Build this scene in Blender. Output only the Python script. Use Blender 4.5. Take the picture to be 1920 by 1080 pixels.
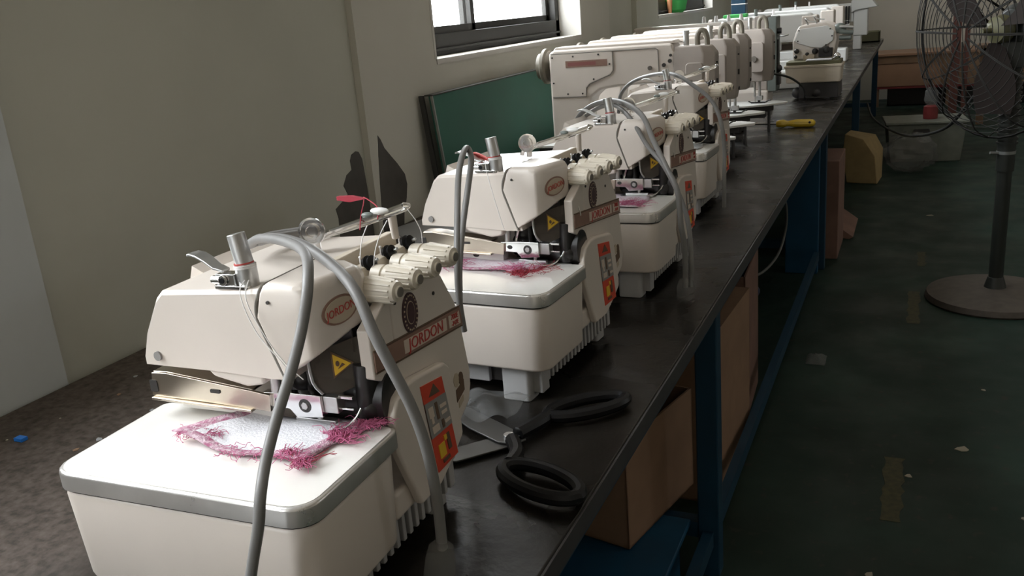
import bpy, bmesh, math, random
from mathutils import Vector, Matrix
for o in list(bpy.data.objects): bpy.data.objects.remove(o)
S = bpy.context.scene
C = S.collection
random.seed(7)
TB = 0.75            # bench top height
EYE = TB + 0.58      # camera height
# ---------------------------------------------------------------- camera
right = Vector((0.91366907, 0.39837424, -0.08066473))
down = Vector((0.04774264, -0.30226839, -0.9520265))
fwd = Vector((-0.40364523, 0.86598602, -0.29519272))
cd = bpy.data.cameras.new('camera'); cam = bpy.data.objects.new('camera', cd); C.objects.link(cam)
M = Matrix.Identity(4)
for i in range(3):
    M[i][0] = right[i]; M[i][1] = -down[i]; M[i][2] = -fwd[i]
M[2][3] = EYE
cam.matrix_world = M
cd.sensor_width = 36; cd.lens = 1676/1920*36; cd.clip_start = 0.02; cd.clip_end = 100
S.camera = cam
# ---------------------------------------------------------------- sky, daylight, exposure
W = bpy.data.worlds.new('sky'); S.world = W; W.use_nodes = True
bgn = W.node_tree.nodes['Background']
bgn.inputs['Color'].default_value = (0.93, 0.97, 1.0, 1); bgn.inputs['Strength'].default_value = 16.0
S.view_settings.view_transform = 'Standard'; S.view_settings.look = 'None'
S.view_settings.gamma = 1; S.view_settings.use_curve_mapping = False
S.view_settings.exposure = 0.0
def portal(name, loc, sx, sz, rotz):
    l = bpy.data.lights.new(name, 'AREA'); l.shape = 'RECTANGLE'; l.size = sx; l.size_y = sz
    o = bpy.data.objects.new(name, l); C.objects.link(o); o.location = loc
    o.rotation_euler = (math.radians(90), 0, rotz); l.cycles.is_portal = True
    return o
# area light -Z points into the room
PW = math.radians(-90)
portal('sky_portal', (-1.53, 3.25, TB+1.20), 1.38, 1.5, PW)
portal('sky_portal', (-1.53, 6.2, TB+1.20), 1.5, 1.5, PW)
portal('sky_portal', (-1.53, .25, TB+1.20), 1.2, 1.5, PW)
portal('sky_portal', (-1.53, 9.8, TB+1.42), 1.0, 1.05, PW)
portal('sky_portal', (-1.53, -1.95, TB+1.03), 1.6, 1.85, PW)
portal('sky_portal', (5.62, 4.6, 2.65), .8, .5, -PW)
# ---------------------------------------------------------------- materials
MT = {}
def mat(name, col, rough=.5, metal=0., noise=0., nscale=20., spec=.5, bump=0., bscale=200., alpha=None, trans=0., coat=0., emit=None, col2=None, rnoise=0.):
    m = bpy.data.materials.new(name); m.use_nodes = True
    nt = m.node_tree; b = nt.nodes['Principled BSDF']
    b.inputs['Base Color'].default_value = (*col, 1); b.inputs['Roughness'].default_value = rough
    b.inputs['Metallic'].default_value = metal; b.inputs['Specular IOR Level'].default_value = spec
    if trans: b.inputs['Transmission Weight'].default_value = trans
    if coat: b.inputs['Coat Weight'].default_value = coat
    if alpha is not None: b.inputs['Alpha'].default_value = alpha
    tc = nt.nodes.new('ShaderNodeTexCoord')
    if noise or col2:
        n = nt.nodes.new('ShaderNodeTexNoise'); n.inputs['Scale'].default_value = nscale; n.inputs['Detail'].default_value = 6
        nt.links.new(tc.outputs['Object'], n.inputs['Vector'])
        r = nt.nodes.new('ShaderNodeValToRGB'); r.color_ramp.elements[0].position = .35; r.color_ramp.elements[1].position = .65
        c2 = col2 if col2 else tuple(c*(1-noise) for c in col)
        r.color_ramp.elements[0].color = (*c2, 1); r.color_ramp.elements[1].color = (*col, 1)
        nt.links.new(n.outputs['Fac'], r.inputs['Fac']); nt.links.new(r.outputs['Color'], b.inputs['Base Color'])
        if rnoise:
            mr = nt.nodes.new('ShaderNodeMapRange'); mr.inputs['To Min'].default_value = rough-rnoise; mr.inputs['To Max'].default_value = rough+rnoise
            nt.links.new(n.outputs['Fac'], mr.inputs['Value']); nt.links.new(mr.outputs['Result'], b.inputs['Roughness'])
    if bump:
        n2 = nt.nodes.new('ShaderNodeTexNoise'); n2.inputs['Scale'].default_value = bscale; n2.inputs['Detail'].default_value = 4
        nt.links.new(tc.outputs['Object'], n2.inputs['Vector'])
        bp = nt.nodes.new('ShaderNodeBump'); bp.inputs['Strength'].default_value = bump; bp.inputs['Distance'].default_value = .01
        nt.links.new(n2.outputs['Fac'], bp.inputs['Height']); nt.links.new(bp.outputs['Normal'], b.inputs['Normal'])
    MT[name] = m
    return m
cream = mat('cream_paint', (.68, .615, .555), .33, noise=.05, nscale=9)
cream2 = mat('cream_plastic', (.66, .585, .48), .42, noise=.05, nscale=14)
greywhite = mat('grey_white_plastic', (.42, .42, .42), .5, noise=.1)
knobm = mat('ivory_knob', (.70, .64, .54), .35)
steel = mat('brushed_steel', (.58, .58, .57), .40, 1., noise=.12, nscale=30, rnoise=.08)
plate_m = mat('worn_steel_plate', (.70, .68, .65), .30, .74, noise=.1, nscale=25, rnoise=.08)
plate_top = mat('daylit_white_plate_top', (.86, .84, .80), .30, .10, noise=.05, nscale=12)  # blown-out daylight put into the plate top's whiter colour; bracket shares it
steelwarm = mat('warm_nickel', (.60, .53, .44), .3, 1., noise=.15, nscale=18)
chrome = mat('chrome', (.78, .78, .78), .12, 1.)
blackm = mat('black_oily', (.016, .014, .014), .35, noise=.3, nscale=60)
darkgap = mat('dark_gap', (.03, .027, .025), .6)
groove = mat('groove_grey', (.16, .145, .125), .6)
rubber = mat('black_rubber', (.007, .007, .008), .38, spec=.25)
cable_m = mat('grey_cable_sheath', (.19, .185, .18), .45)
cable_b = mat('black_cable_sheath', (.02, .02, .02), .45)
red = mat('label_red', (.62, .07, .035), .45)
redtext = mat('lettering_red', (.45, .06, .05), .5)
brownred = mat('stripe_rust', (.28, .165, .125), .5, noise=.15, nscale=60)
labelpale = mat('label_cream', (.62, .52, .44), .5)
labelgrey = mat('label_grey', (.26, .25, .24), .5)
darkbrown = mat('print_brown', (.13, .08, .05), .55)
goldish = mat('badge_tan', (.48, .40, .30), .4)
emblem = mat('emblem_aubergine', (.07, .035, .04), .4)
yellow = mat('warning_yellow', (.75, .48, .04), .45)
smoke = mat('smoked_plastic', (.10, .085, .07), .15, alpha=.75)
thread_r = mat('magenta_thread', (.50, .13, .25), .9)
thread_w = mat('white_thread', (.75, .73, .72), .7)
thread_red = mat('red_thread', (.30, .018, .035), .8)
stitch_pink = mat('stitched_pink_edge', (.40, .12, .22), .9, nscale=160, col2=(.66, .52, .58), bump=.5, bscale=500)
cloth_m = mat('white_cloth', (.74, .74, .78), .85, noise=.05, nscale=40, bump=.25, bscale=350)
clothpink = mat('pinkish_cloth', (.66, .54, .60), .8, noise=.28, nscale=30, bump=.3, bscale=250, col2=(.72, .66, .72))
clearp = mat('clear_plastic_film', (.30, .31, .31), .3, alpha=.17, spec=.4)
plast = mat('dusty_clear_plastic', (.22, .22, .21), .3, alpha=.32)
green_board = mat('green_board', (.020, .115, .080), .62, noise=.12, nscale=6)
alum = mat('dull_aluminium', (.27, .28, .27), .4, .7)
greysheet = mat('pale_grey_sheet', (.36, .37, .39), .5)
frame_m = mat('dark_bronze_frame', (.030, .029, .026), .6)
glass = mat('window_glass', (1, 1, 1), .02, alpha=.06)
blue = mat('blue_enamel', (.004, .040, .080), .5, noise=.2, nscale=12)
bluep = mat('blue_plastic', (.006, .075, .16), .5, noise=.2, nscale=8)
bluedk = mat('deep_blue_drum', (.004, .014, .055), .55)
card = mat('cardboard', (.28, .17, .105), .8, noise=.15, nscale=12)
cardpink = mat('pinkish_cardboard', (.22, .125, .095), .8, noise=.2, nscale=10)
kraft = mat('kraft_yellow', (.36, .26, .12), .8, noise=.15, nscale=20)
wood = mat('varnished_board', (.30, .17, .10), .45, noise=.2, nscale=5)
wood_d = mat('dark_varnished_trim', (.21, .125, .07), .45, noise=.2, nscale=8)
redwood = mat('rust_red_steel', (.11, .035, .024), .5, noise=.2)
fan_blk = mat('black_fan_enamel', (.018, .02, .017), .35)
fan_base = mat('dusty_fan_base', (.085, .07, .058), .55, noise=.3, nscale=25)
bladest = mat('dull_blade_steel', (.16, .16, .155), .4, .8)
bladem = mat('dusty_dark_blade', (.022, .017, .015), .8, spec=.1)
wire_m = mat('dark_wire', (.012, .011, .009), .6, spec=.2)
yhandle = mat('yellow_amber_handle', (.72, .50, .03), .25, coat=.4)
olive = mat('olive_metal', (.12, .115, .06), .55)
whitep = mat('white_machine_enamel', (.72, .72, .70), .35)
greencloth = mat('bright_green_cloth', (.06, .42, .10), .7)
orangem = mat('orange_rim', (.55, .25, .12), .6)
redpl = mat('red_plastic', (.16, .02, .02), .5)
binm = mat('grey_green_bin', (.17, .18, .15), .55, noise=.2)
bluebit = mat('bright_blue_plastic', (.02, .2, .7), .4)
paperm = mat('scrap_paper', (.33, .30, .24), .8)
castg = mat('dark_cast_pan', (.05, .048, .05), .5, noise=.2)
greenish = mat('grey_green_enamel', (.14, .16, .145), .45)
taupe = mat('dark_taupe_enamel', (.20, .18, .14), .45, noise=.1)
liver = mat('grey_beige_enamel', (.38, .335, .30), .4, noise=.05)

def surf(name, build):
    m = bpy.data.materials.new(name); m.use_nodes = True; MT[name] = m
    build(m.node_tree, m.node_tree.nodes['Principled BSDF']); return m
def ramp(nt, src, stops):
    r = nt.nodes.new('ShaderNodeValToRGB'); e = r.color_ramp.elements
    while len(e) < len(stops): e.new(.5)
    for k, (p, c) in enumerate(stops): e[k].position = p; e[k].color = (*c, 1)
    nt.links.new(src, r.inputs['Fac']); return r.outputs['Color']
def noi(nt, sc, det=6, vec=None, dist=0.):
    n = nt.nodes.new('ShaderNodeTexNoise'); n.inputs['Scale'].default_value = sc; n.inputs['Detail'].default_value = det; n.inputs['Distortion'].default_value = dist
    if vec is not None: nt.links.new(vec, n.inputs['Vector'])
    return n.outputs['Fac']
def mixc(nt, f, a, b, mode='MIX'):
    m = nt.nodes.new('ShaderNodeMix'); m.data_type = 'RGBA'; m.blend_type = mode
    if isinstance(f, float): m.inputs[0].default_value = f
    else: nt.links.new(f, m.inputs[0])
    for k, v in ((6, a), (7, b)):
        if isinstance(v, tuple): m.inputs[k].default_value = (*v, 1)
        else: nt.links.new(v, m.inputs[k])
    return m.outputs[2]
def geo(nt):
    g = nt.nodes.new('ShaderNodeNewGeometry'); s = nt.nodes.new('ShaderNodeSeparateXYZ'); nt.links.new(g.outputs['Position'], s.inputs[0])
    return g.outputs['Position'], s.outputs
def maprange(nt, src, a, b, c=0., d=1.):
    m = nt.nodes.new('ShaderNodeMapRange'); nt.links.new(src, m.inputs['Value'])
    for k, v in zip(('From Min', 'From Max', 'To Min', 'To Max'), (a, b, c, d)): m.inputs[k].default_value = v
    return m.outputs['Result']
def madd(nt, a, b, op='ADD'):
    m = nt.nodes.new('ShaderNodeMath'); m.operation = op
    for k, v in ((0, a), (1, b)):
        if isinstance(v, (int, float)): m.inputs[k].default_value = v
        else: nt.links.new(v, m.inputs[k])
    return m.outputs[0]
def bumpn(nt, bs, h, st, d=.005):
    b = nt.nodes.new('ShaderNodeBump'); b.inputs['Strength'].default_value = st; b.inputs['Distance'].default_value = d
    nt.links.new(h, b.inputs['Height']); nt.links.new(b.outputs['Normal'], bs.inputs['Normal'])
def f_bench(nt, b):    # brown and rough near the wall, black and glossier towards the aisle
    p, s = geo(nt)
    edge = madd(nt, s[0], madd(nt, noi(nt, 3.0, 5, p), -.35, 'MULTIPLY'))
    k = maprange(nt, edge, -1.10, -.92)
    fine = noi(nt, 90, 5, p)
    brown = ramp(nt, fine, [(.30, (.042, .033, .026)), (.5, (.082, .065, .054)), (.75, (.125, .102, .085))])
    black = ramp(nt, noi(nt, 14, 6, p), [(.35, (.007, .006, .005)), (.7, (.019, .016, .013))])
    nt.links.new(mixc(nt, k, brown, black), b.inputs['Base Color'])
    r1 = maprange(nt, noi(nt, 6, 5, p, .5), .3, .7, .16, .38)
    mr = nt.nodes.new('ShaderNodeMix'); mr.data_type = 'FLOAT'; nt.links.new(k, mr.inputs[0]); mr.inputs[2].default_value = .72; nt.links.new(r1, mr.inputs[3])
    nt.links.new(mr.outputs[0], b.inputs['Roughness'])
    bumpn(nt, b, fine, .25, .002); b.inputs['Specular IOR Level'].default_value = .33
bench_m = surf('two_tone_bench_top', f_bench)
def f_floor(nt, b):
    p, s = geo(nt)
    base = ramp(nt, noi(nt, 2.2, 8, p), [(.3, (.009, .020, .014)), (.55, (.014, .032, .024)), (.75, (.026, .055, .042))])
    dirt = ramp(nt, noi(nt, 28, 8, p), [(.60, (0, 0, 0)), (.72, (1, 1, 1))])
    c = mixc(nt, dirt, base, (.035, .034, .027))
    nt.links.new(c, b.inputs['Base Color'])
    nt.links.new(maprange(nt, noi(nt, 5, 5, p), .3, .7, .45, .7), b.inputs['Roughness']); b.inputs['Specular IOR Level'].default_value = .3
floor_m = surf('green_epoxy_floor', f_floor)
def wallmat(name, c1, c2, sc=2.5):
    def f(nt, b):
        p, s = geo(nt)
        nt.links.new(ramp(nt, noi(nt, sc, 7, p), [(.3, c2), (.65, c1)]), b.inputs['Base Color'])
        b.inputs['Roughness'].default_value = .8
        bumpn(nt, b, noi(nt, 45, 5, p), .12, .004)
    return surf(name, f)
wall_light = wallmat('cream_plaster', (.55, .535, .47), (.51, .495, .435))
wall_dark = wallmat('darker_olive_plaster', (.50, .50, .43), (.455, .455, .39))  # slightly darker, greener plaster tone for some wall sections
wall_green = wallmat('grey_green_plaster', (.55, .58, .58), (.50, .53, .53))
wall_far_m = wallmat('far_beige_plaster', (.46, .42, .35), (.42, .385, .32))
wall_room = wallmat('room_plaster', (.51, .45, .37), (.47, .415, .34))
reveal_m = wallmat('white_reveal_plaster', (.62, .60, .56), (.56, .54, .50))
peel_m = wallmat('bare_grey_render', (.085, .078, .070), (.060, .055, .050), 14)
# ---------------------------------------------------------------- mesh helpers
class B:
    def __init__(s, mats):
        s.bm = bmesh.new(); s.mats = mats if isinstance(mats, (list, tuple)) else [mats]
    def _f(s, fs, mi, sm=False):
        for f in fs: f.material_index = mi; f.smooth = sm
    def box(s, lo, hi, mi=0, M=None):
        vs = [s.bm.verts.new((x, y, z)) for x in (lo[0], hi[0]) for y in (lo[1], hi[1]) for z in (lo[2], hi[2])]
        if M is not None:
            for v in vs: v.co = M @ v.co
        q = [(0, 1, 3, 2), (4, 6, 7, 5), (0, 4, 5, 1), (2, 3, 7, 6), (0, 2, 6, 4), (1, 5, 7, 3)]
        s._f([s.bm.faces.new([vs[i] for i in k]) for k in q], mi); return s
    def prism(s, poly, ax, a0, a1, mi=0, scale1=None):
        """poly in the two other axes (order x,y,z without ax), swept a0..a1"""
        def mk(p, a):
            c = list(p); c.insert(ax, a); return s.bm.verts.new(c)
        p1 = poly
        if scale1:
            cx = sum(p[0] for p in poly)/len(poly); cy = sum(p[1] for p in poly)/len(poly)
            p1 = [(cx+(p[0]-cx)*scale1, cy+(p[1]-cy)*scale1) for p in poly]
        A = [mk(p, a0) for p in poly]; Bv = [mk(p, a1) for p in p1]; n = len(poly)
        fs = [s.bm.faces.new(A), s.bm.faces.new(Bv[::-1])]
        for i in range(n): fs.append(s.bm.faces.new([A[(i+1) % n], A[i], Bv[i], Bv[(i+1) % n]]))
        s._f(fs, mi); return s
    def loft(s, rings, mi=0, cap=True):
        R = [[s.bm.verts.new(p) for p in r] for r in rings]; n = len(R[0]); fs = []
        for a, b in zip(R, R[1:]):
            for i in range(n): fs.append(s.bm.faces.new([a[i], a[(i+1) % n], b[(i+1) % n], b[i]]))
        if cap: fs += [s.bm.faces.new(R[0][::-1]), s.bm.faces.new(R[-1])]
        s._f(fs, mi); return s
    def cyl(s, p0, p1, r0, r1=None, seg=20, mi=0, cap=True):
        if r1 is None: r1 = r0
        p0 = Vector(p0); p1 = Vector(p1); d = (p1-p0).normalized()
        a = d.orthogonal().normalized(); b = d.cross(a)
        rings = [[p+(a*math.cos(t)+b*math.sin(t))*r for t in [2*math.pi*i/seg for i in range(seg)]] for p, r in ((p0, r0), (p1, r1))]
        return s.loft(rings, mi, cap)
    def lathe(s, p0, d, prof, seg=28, mi=0):
        """prof: (distance along d, radius)"""
        p0 = Vector(p0); d = Vector(d).normalized(); a = d.orthogonal().normalized(); b = d.cross(a)
        rings = [[p0+d*h+(a*math.cos(t)+b*math.sin(t))*max(r, 1e-5) for t in [2*math.pi*i/seg for i in range(seg)]] for h, r in prof]
        return s.loft(rings, mi)
    def tube(s, pts, r, seg=10, mi=0, smooth=6, closed=False):
        P = [Vector(p) for p in pts]
        if smooth and len(P) > 2:
            Q = []
            n = len(P)
            rng = range(n if closed else n-1)
            for i in rng:
                if closed: p0, p1, p2, p3 = P[i-1], P[i], P[(i+1) % n], P[(i+2) % n]
                else: p0, p1, p2, p3 = P[max(i-1, 0)], P[i], P[i+1], P[min(i+2, n-1)]
                for k in range(smooth):
                    t = k/smooth
                    Q.append(.5*((2*p1)+(p2-p0)*t+(2*p0-5*p1+4*p2-p3)*t*t+(3*p1-p0-3*p2+p3)*t**3))
            if not closed: Q.append(P[-1])
            P = Q
        n = len(P); rings = []; a = None
        for i, p in enumerate(P):
            if closed: d = (P[(i+1) % n]-P[i-1])
            else: d = (P[min(i+1, n-1)]-P[max(i-1, 0)])
            d.normalize()
            a = d.orthogonal().normalized() if a is None else (a-d*a.dot(d)).normalized()
            b = d.cross(a); rr = r(i/(n-1)) if callable(r) else r
            rings.append([p+(a*math.cos(t)+b*math.sin(t))*rr for t in [2*math.pi*k/seg for k in range(seg)]])
        if closed: rings.append([v.copy() for v in rings[0]]); return s.loft(rings, mi, False)
        return s.loft(rings, mi)
    def ball(s, c, r, mi=0, sc=(1, 1, 1), n=14):
        r0 = bmesh.ops.create_uvsphere(s.bm, u_segments=n, v_segments=max(6, n//2), radius=r)
        for v in r0['verts']: v.co = Vector((v.co.x*sc[0], v.co.y*sc[1], v.co.z*sc[2]))+Vector(c)
        fs = set(f for v in r0['verts'] for f in v.link_faces); s._f(fs, mi); return s
    def build(s, name, parent=None, bevel=0., seg=2, angle=32, loc=None, kind=None, solid=0.):
        bmesh.ops.recalc_face_normals(s.bm, faces=s.bm.faces)
        me = bpy.data.meshes.new(name); s.bm.to_mesh(me); s.bm.free()
        for m in s.mats: me.materials.append(m)
        for p in me.polygons: p.use_smooth = True
        me.set_sharp_from_angle(angle=math.radians(angle))
        o = bpy.data.objects.new(name, me); C.objects.link(o)
        if parent is not None: o.parent = parent
        if loc is not None: o.location = loc
        if solid:
            md = o.modifiers.new('thickness', 'SOLIDIFY'); md.thickness = solid; md.offset = 0
        if bevel:
            md = o.modifiers.new('bevel', 'BEVEL'); md.width = bevel; md.segments = seg; md.limit_method = 'ANGLE'; md.angle_limit = math.radians(30)
            md.harden_normals = True
        if kind: o['kind'] = kind
        return o
def rrect(x0, y0, x1, y1, r, n=5):
    out = []
    rr = r if isinstance(r, (list, tuple)) else [r]*4
    for (cx, cy, a0, q) in ((x1-rr[0], y1-rr[0], 0, rr[0]), (x0+rr[1], y1-rr[1], 90, rr[1]), (x0+rr[2], y0+rr[2], 180, rr[2]), (x1-rr[3], y0+rr[3], 270, rr[3])):
        for i in range(n+1):
            a = math.radians(a0+90*i/n); out.append((cx+q*math.cos(a), cy+q*math.sin(a)))
    return out
def ell(cx, cy, a, b, n=28, t=0.):
    out = []
    for i in range(n):
        w = 2*math.pi*i/n; x = a*math.cos(w); y = b*math.sin(w)
        out.append((cx+x*math.cos(t)-y*math.sin(t), cy+x*math.sin(t)+y*math.cos(t)))
    return out
def tag(o, label, cat, group=None, kind=None):
    o['label'] = label; o['category'] = cat
    if group: o['group'] = group
    if kind: o['kind'] = kind
    return o
def thing(name, loc, rz, label, cat, group=None):
    o = bpy.data.objects.new(name, None); C.objects.link(o); o.location = loc; o.rotation_euler = (0, 0, rz)
    o.empty_display_size = .05
    return tag(o, label, cat, group)
def text(name, body, size, mtx, m, parent, extrude=.0004, shear=0., wide=1.):
    cu = bpy.data.curves.new('t', 'FONT'); cu.body = body; cu.size = size; cu.extrude = extrude; cu.align_x = 'CENTER'; cu.align_y = 'CENTER'; cu.shear = shear
    cu.resolution_u = 3
    o = bpy.data.objects.new('t', cu); C.objects.link(o); bpy.context.view_layer.update()
    me = bpy.data.meshes.new_from_object(o); bpy.data.objects.remove(o)
    me.transform(mtx @ Matrix.Diagonal((wide, 1, 1, 1))); me.materials.clear(); me.materials.append(m); me.name = name
    q = bpy.data.objects.new(name, me); C.objects.link(q); q.parent = parent; return q
def face_px(u, v, z, slope=0.):   # text lying on a +x face
    return Matrix.Translation((u, v, z)) @ Matrix(((0, 0, 1, 0), (1, 0, 0, 0), (0, 1, 0, 0), (0, 0, 0, 1))) @ Matrix.Rotation(slope, 4, 'Z')
def face_ny(u, v, z, slope=0.):   # text lying on a -y face
    return Matrix.Translation((u, v, z)) @ Matrix.Rotation(math.radians(90), 4, 'X') @ Matrix.Rotation(slope, 4, 'Z')
def copy_tree(o, parent=None):
    c = o.copy(); C.objects.link(c)
    if parent is not None: c.parent = parent
    for ch in list(o.children): copy_tree(ch, c)
    return c

# ================================================================= ROOM
YB, YF, XR, ZC = -3.2, 11.4, 5.5, 3.4
XW = -1.405
b = B(floor_m); b.box((-1.9, YB, -.08), (XR+.2, YF+.2, 0)); b.build('floor', kind='structure')
b = B(wall_room); b.box((-1.9, YB, ZC), (XR+.2, YF+.2, ZC+.1)); b.build('ceiling', kind='structure')
# left wall, pierced by the windows; sections with their own plaster
b = B([wall_light, wall_dark, wall_green, peel_m, reveal_m])
TH = .26
def wallseg(y0, y1, x, mi, holes=()):
    zs = [(0, ZC)]
    if not holes: b.box((XW-TH, y0, 0), (x, y1, ZC), mi); return
    (hy0, hy1, hz0, hz1) = holes
    b.box((XW-TH, y0, 0), (x, y1, hz0), mi); b.box((XW-TH, y0, hz1), (x, y1, ZC), mi)
    if hy0 > y0: b.box((XW-TH, y0, hz0), (x, hy0, hz1), mi)
    if hy1 < y1: b.box((XW-TH, hy1, hz0), (x, y1, hz1), mi)
W1 = (2.56, 3.94, TB+.45, TB+1.95)
W2 = (5.42, 7.0, TB+.48, TB+1.95)
W3 = (-.35, .85, TB+.45, TB+1.95)
W4_ADDED = (9.3, 10.3, TB+.9, TB+1.95)  # unseen window added to brighten the far wall
W5_ADDED = (-2.75, -1.15, TB+.10, TB+1.95)  # unseen window added to light the camera-side faces of the machines
wallseg(YB, -1.0, XW+.012, 2, W5_ADDED)
wallseg(-1.0, 1.04, XW+.012, 2, W3)
wallseg(1.04, 2.12, XW-.004, 1)
wallseg(2.12, 4.36, XW+.016, 0, W1)
wallseg(4.36, 4.97, XW-.05, 1)
wallseg(4.97, 8.0, XW-.02, 1, W2)
wallseg(8.0, YF+.2, XW-.02, 1, W4_ADDED)
# peeled patches either side of the plaster edge (thin ragged lips of broken render)
def wp(y, z, x): return (x, y, TB+z)
def patch(pts, x):
    b.prism([(p[0], TB+p[1]) for p in pts], 0, x-.002, x+.0015, 3)
patch([(1.945, -.02), (1.955, .05), (1.957, .085), (1.950, .112), (1.985, .125), (1.982, .135), (2.015, .138), (2.000, .165), (2.020, .190), (2.048, .200), (2.046, .225), (2.056, .240), (2.078, .246), (2.092, .242), (2.105, .22), (2.112, .14), (2.116, .05), (2.118, -.02)], XW-.004)
patch([(2.14, -.02), (2.142, .06), (2.150, .14), (2.160, .22), (2.166, .25), (2.168, .275), (2.180, .262), (2.195, .235), (2.225, .207), (2.255, .180), (2.290, .142), (2.297, .11), (2.285, .07), (2.262, .03), (2.25, -.02)], XW+.016)
wl = b.build('wall_left', kind='structure')
b = B(wall_far_m); b.box((-1.9, YF, 0), (XR+.2, YF+.2, ZC)); b.build('wall_far', kind='structure')
b = B(wall_room); b.box((-1.9, YB-.2, 0), (XR+.2, YB, ZC)); b.build('wall_back', kind='structure')
b = B(wall_room)
b.box((XR, YB, 0), (XR+.2, 4.2, ZC)); b.box((XR, 5.0, 0), (XR+.2, YF, ZC)); b.box((XR, 4.2, 0), (XR+.2, 5.0, 2.4)); b.box((XR, 4.2, 2.9), (XR+.2, 5.0, ZC))  # unseen high opening, added and sized for fill light
b.build('wall_right', kind='structure')
# windows : dark sliding frames set back in a white reveal; fourth and fifth are unseen, added for light
def window(n, y0, y1, z0, z1, mull, sillx):
    b = B([frame_m, glass, reveal_m])
    X = XW-.145
    t = .045
    e = bpy.data.objects.new('window_%d' % n, None); C.objects.link(e); e['kind'] = 'structure'
    f = B(frame_m)
    f.box((X, y0, z0), (X+.06, y1, z0+.075)); f.box((X, y0, z1-.05), (X+.06, y1, z1))
    f.box((X, y0, z0), (X+.06, y0+t, z1)); f.box((X, y1-t, z0), (X+.06, y1, z1))
    f.box((X+.055, y0+.02, z0+.02), (X+.075, y1-.02, z0+.028))
    f.build('window_frame', e, bevel=.002)
    for k, (a, c) in enumerate(((y0+t, mull+.02), (mull-.02, y1-t))):
        s = B(frame_m); xo = X+(.008 if k else .032)
        s.box((xo, a, z0+.072), (xo+.02, c, z0+.10)); s.box((xo, a, z1-.09), (xo+.02, c, z1-.05))
        s.box((xo, a, z0+.072), (xo+.02, a+.03, z1-.05)); s.box((xo, c-.03, z0+.072), (xo+.02, c, z1-.05))
        sash = s.build('sash', e, bevel=.0015)
        g = B(glass); g.box((xo+.008, a+.03, z0+.10), (xo+.011, c-.03, z1-.09)); g.build('pane', sash)
    r = B(reveal_m)
    r.box((X+.061, y0+.003, z0-.012), (sillx+.003, y1-.003, z0+.004)); r.box((X+.061, y1-.004, z0+.004), (sillx+.002, y1+.008, z1)); r.box((X+.061, y0-.008, z0+.004), (sillx+.002, y0+.004, z1))
    r.build('reveal', e)
window(1, *W1, 3.07, XW+.016)
window(2, *W2, 6.2, XW-.02)
window(3, *W3, .25, XW+.012)
window(4, *W4_ADDED, 9.8, XW-.02)
window(5, *W5_ADDED, -2.1, XW+.012)
# far wall : boarded counter front, black box beneath paints the shade under it
b = B([wood, wood_d]); y = YF-.75
b.box((-.42, y, .22), (.22, y+.03, .46)); b.box((-.42, y-.006, .46), (.22, y+.03, .54), 1); b.box((-.44, y-.02, .54), (1.7, y+.6, .565), 0)
b.box((.22, y, .22), (1.7, y+.03, .54), 1)
b2 = thing('work_counter', (0, 0, 0), 0, 'orange brown varnished wooden counter front against the far wall', 'counter')
o = b.build('counter_board', b2, bevel=.003)
lb = B(wood_d)
for x in (-.44, .28, 1.6): lb = B(wood_d); lb.box((x, y+.032, 0), (x+.06, y+.09, .54)); lb.build('leg', b2)
rb = B(redpl); rb.box((-.40, y+.004, .195), (1.6, y+.03, .219)); rb.build('rail', b2)
rk = B(blackm); rk.box((-.3, y+.15, .0), (1.5, y+.5, .30)); rk.build('under_shade_box', b2, bevel=.01)
# ================================================================= BENCH
BX0, BX1, BY0, BY1 = XW+.022, -.346, -1.2, 10.3
bench = thing('workbench', (0, 0, 0), 0, 'long black topped workbench with blue steel legs carrying the sewing machines', 'workbench')
b = B([bench_m]); b.box((BX0, BY0, TB-.035), (BX1, BY1, TB)); b.build('tabletop', bench, bevel=.003)
b = B(castg); b.box((BX1, BY0, TB-.03), (BX1+.003, BY1, TB-.002)); b.build('edge_strip', bench)
b = B(blue); b.box((BX1-.075, BY0, TB-.10), (BX1-.035, BY1, TB-.036)); b.build('apron_rail', bench)
for y in (-.6, 1.86, 4.45, 7.0, 9.95):
    for x in (-.40, -1.33):
        b = B(blue); b.box((x-.025, y-.025, 0), (x+.025, y+.025, TB-.036)); b.build('leg', bench, bevel=.004)
for y in (-.6, 1.86, 4.45, 7.0, 9.95):
    b = B(blue); b.box((-1.30, y-.018, .10), (-.425, y+.018, .14)); b.build('cross_rail', bench)
b = B(blue); b.box((-.412, BY0+.1, .085), (-.388, 4.30, .125)); b.build('long_rail', bench)

# ================================================================= OVERLOCK MACHINE
def roundbox(b, x0, y0, x1, y1, z0, z1, r, mi=0, er=.008, taper=0., bt=True):
    """vertical-sided box with rounded corners and rolled top/bottom edges"""
    rings = []
    prof = []
    for k in range(4): a = math.radians(90*k/3); prof.append((z0+er*(1-math.sin(a)) if False else z0+er*(1-math.cos(a)), er*(1-math.sin(a))))
    low = prof if bt else [(z0, 0)]
    up = [(z1-er*(1-math.cos(math.radians(90*k/3))), er*(1-math.sin(math.radians(90*k/3)))) for k in range(3, -1, -1)]
    for z, ins in low+up:
        t = taper*(z1-z)/(z1-z0)
        i = ins+t
        rings.append([(p[0], p[1], z) for p in rrect(x0+i, y0+i, x1-i, y1-i, max(r-ins*.7, .002))])
    return b.loft(rings, mi)

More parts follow.
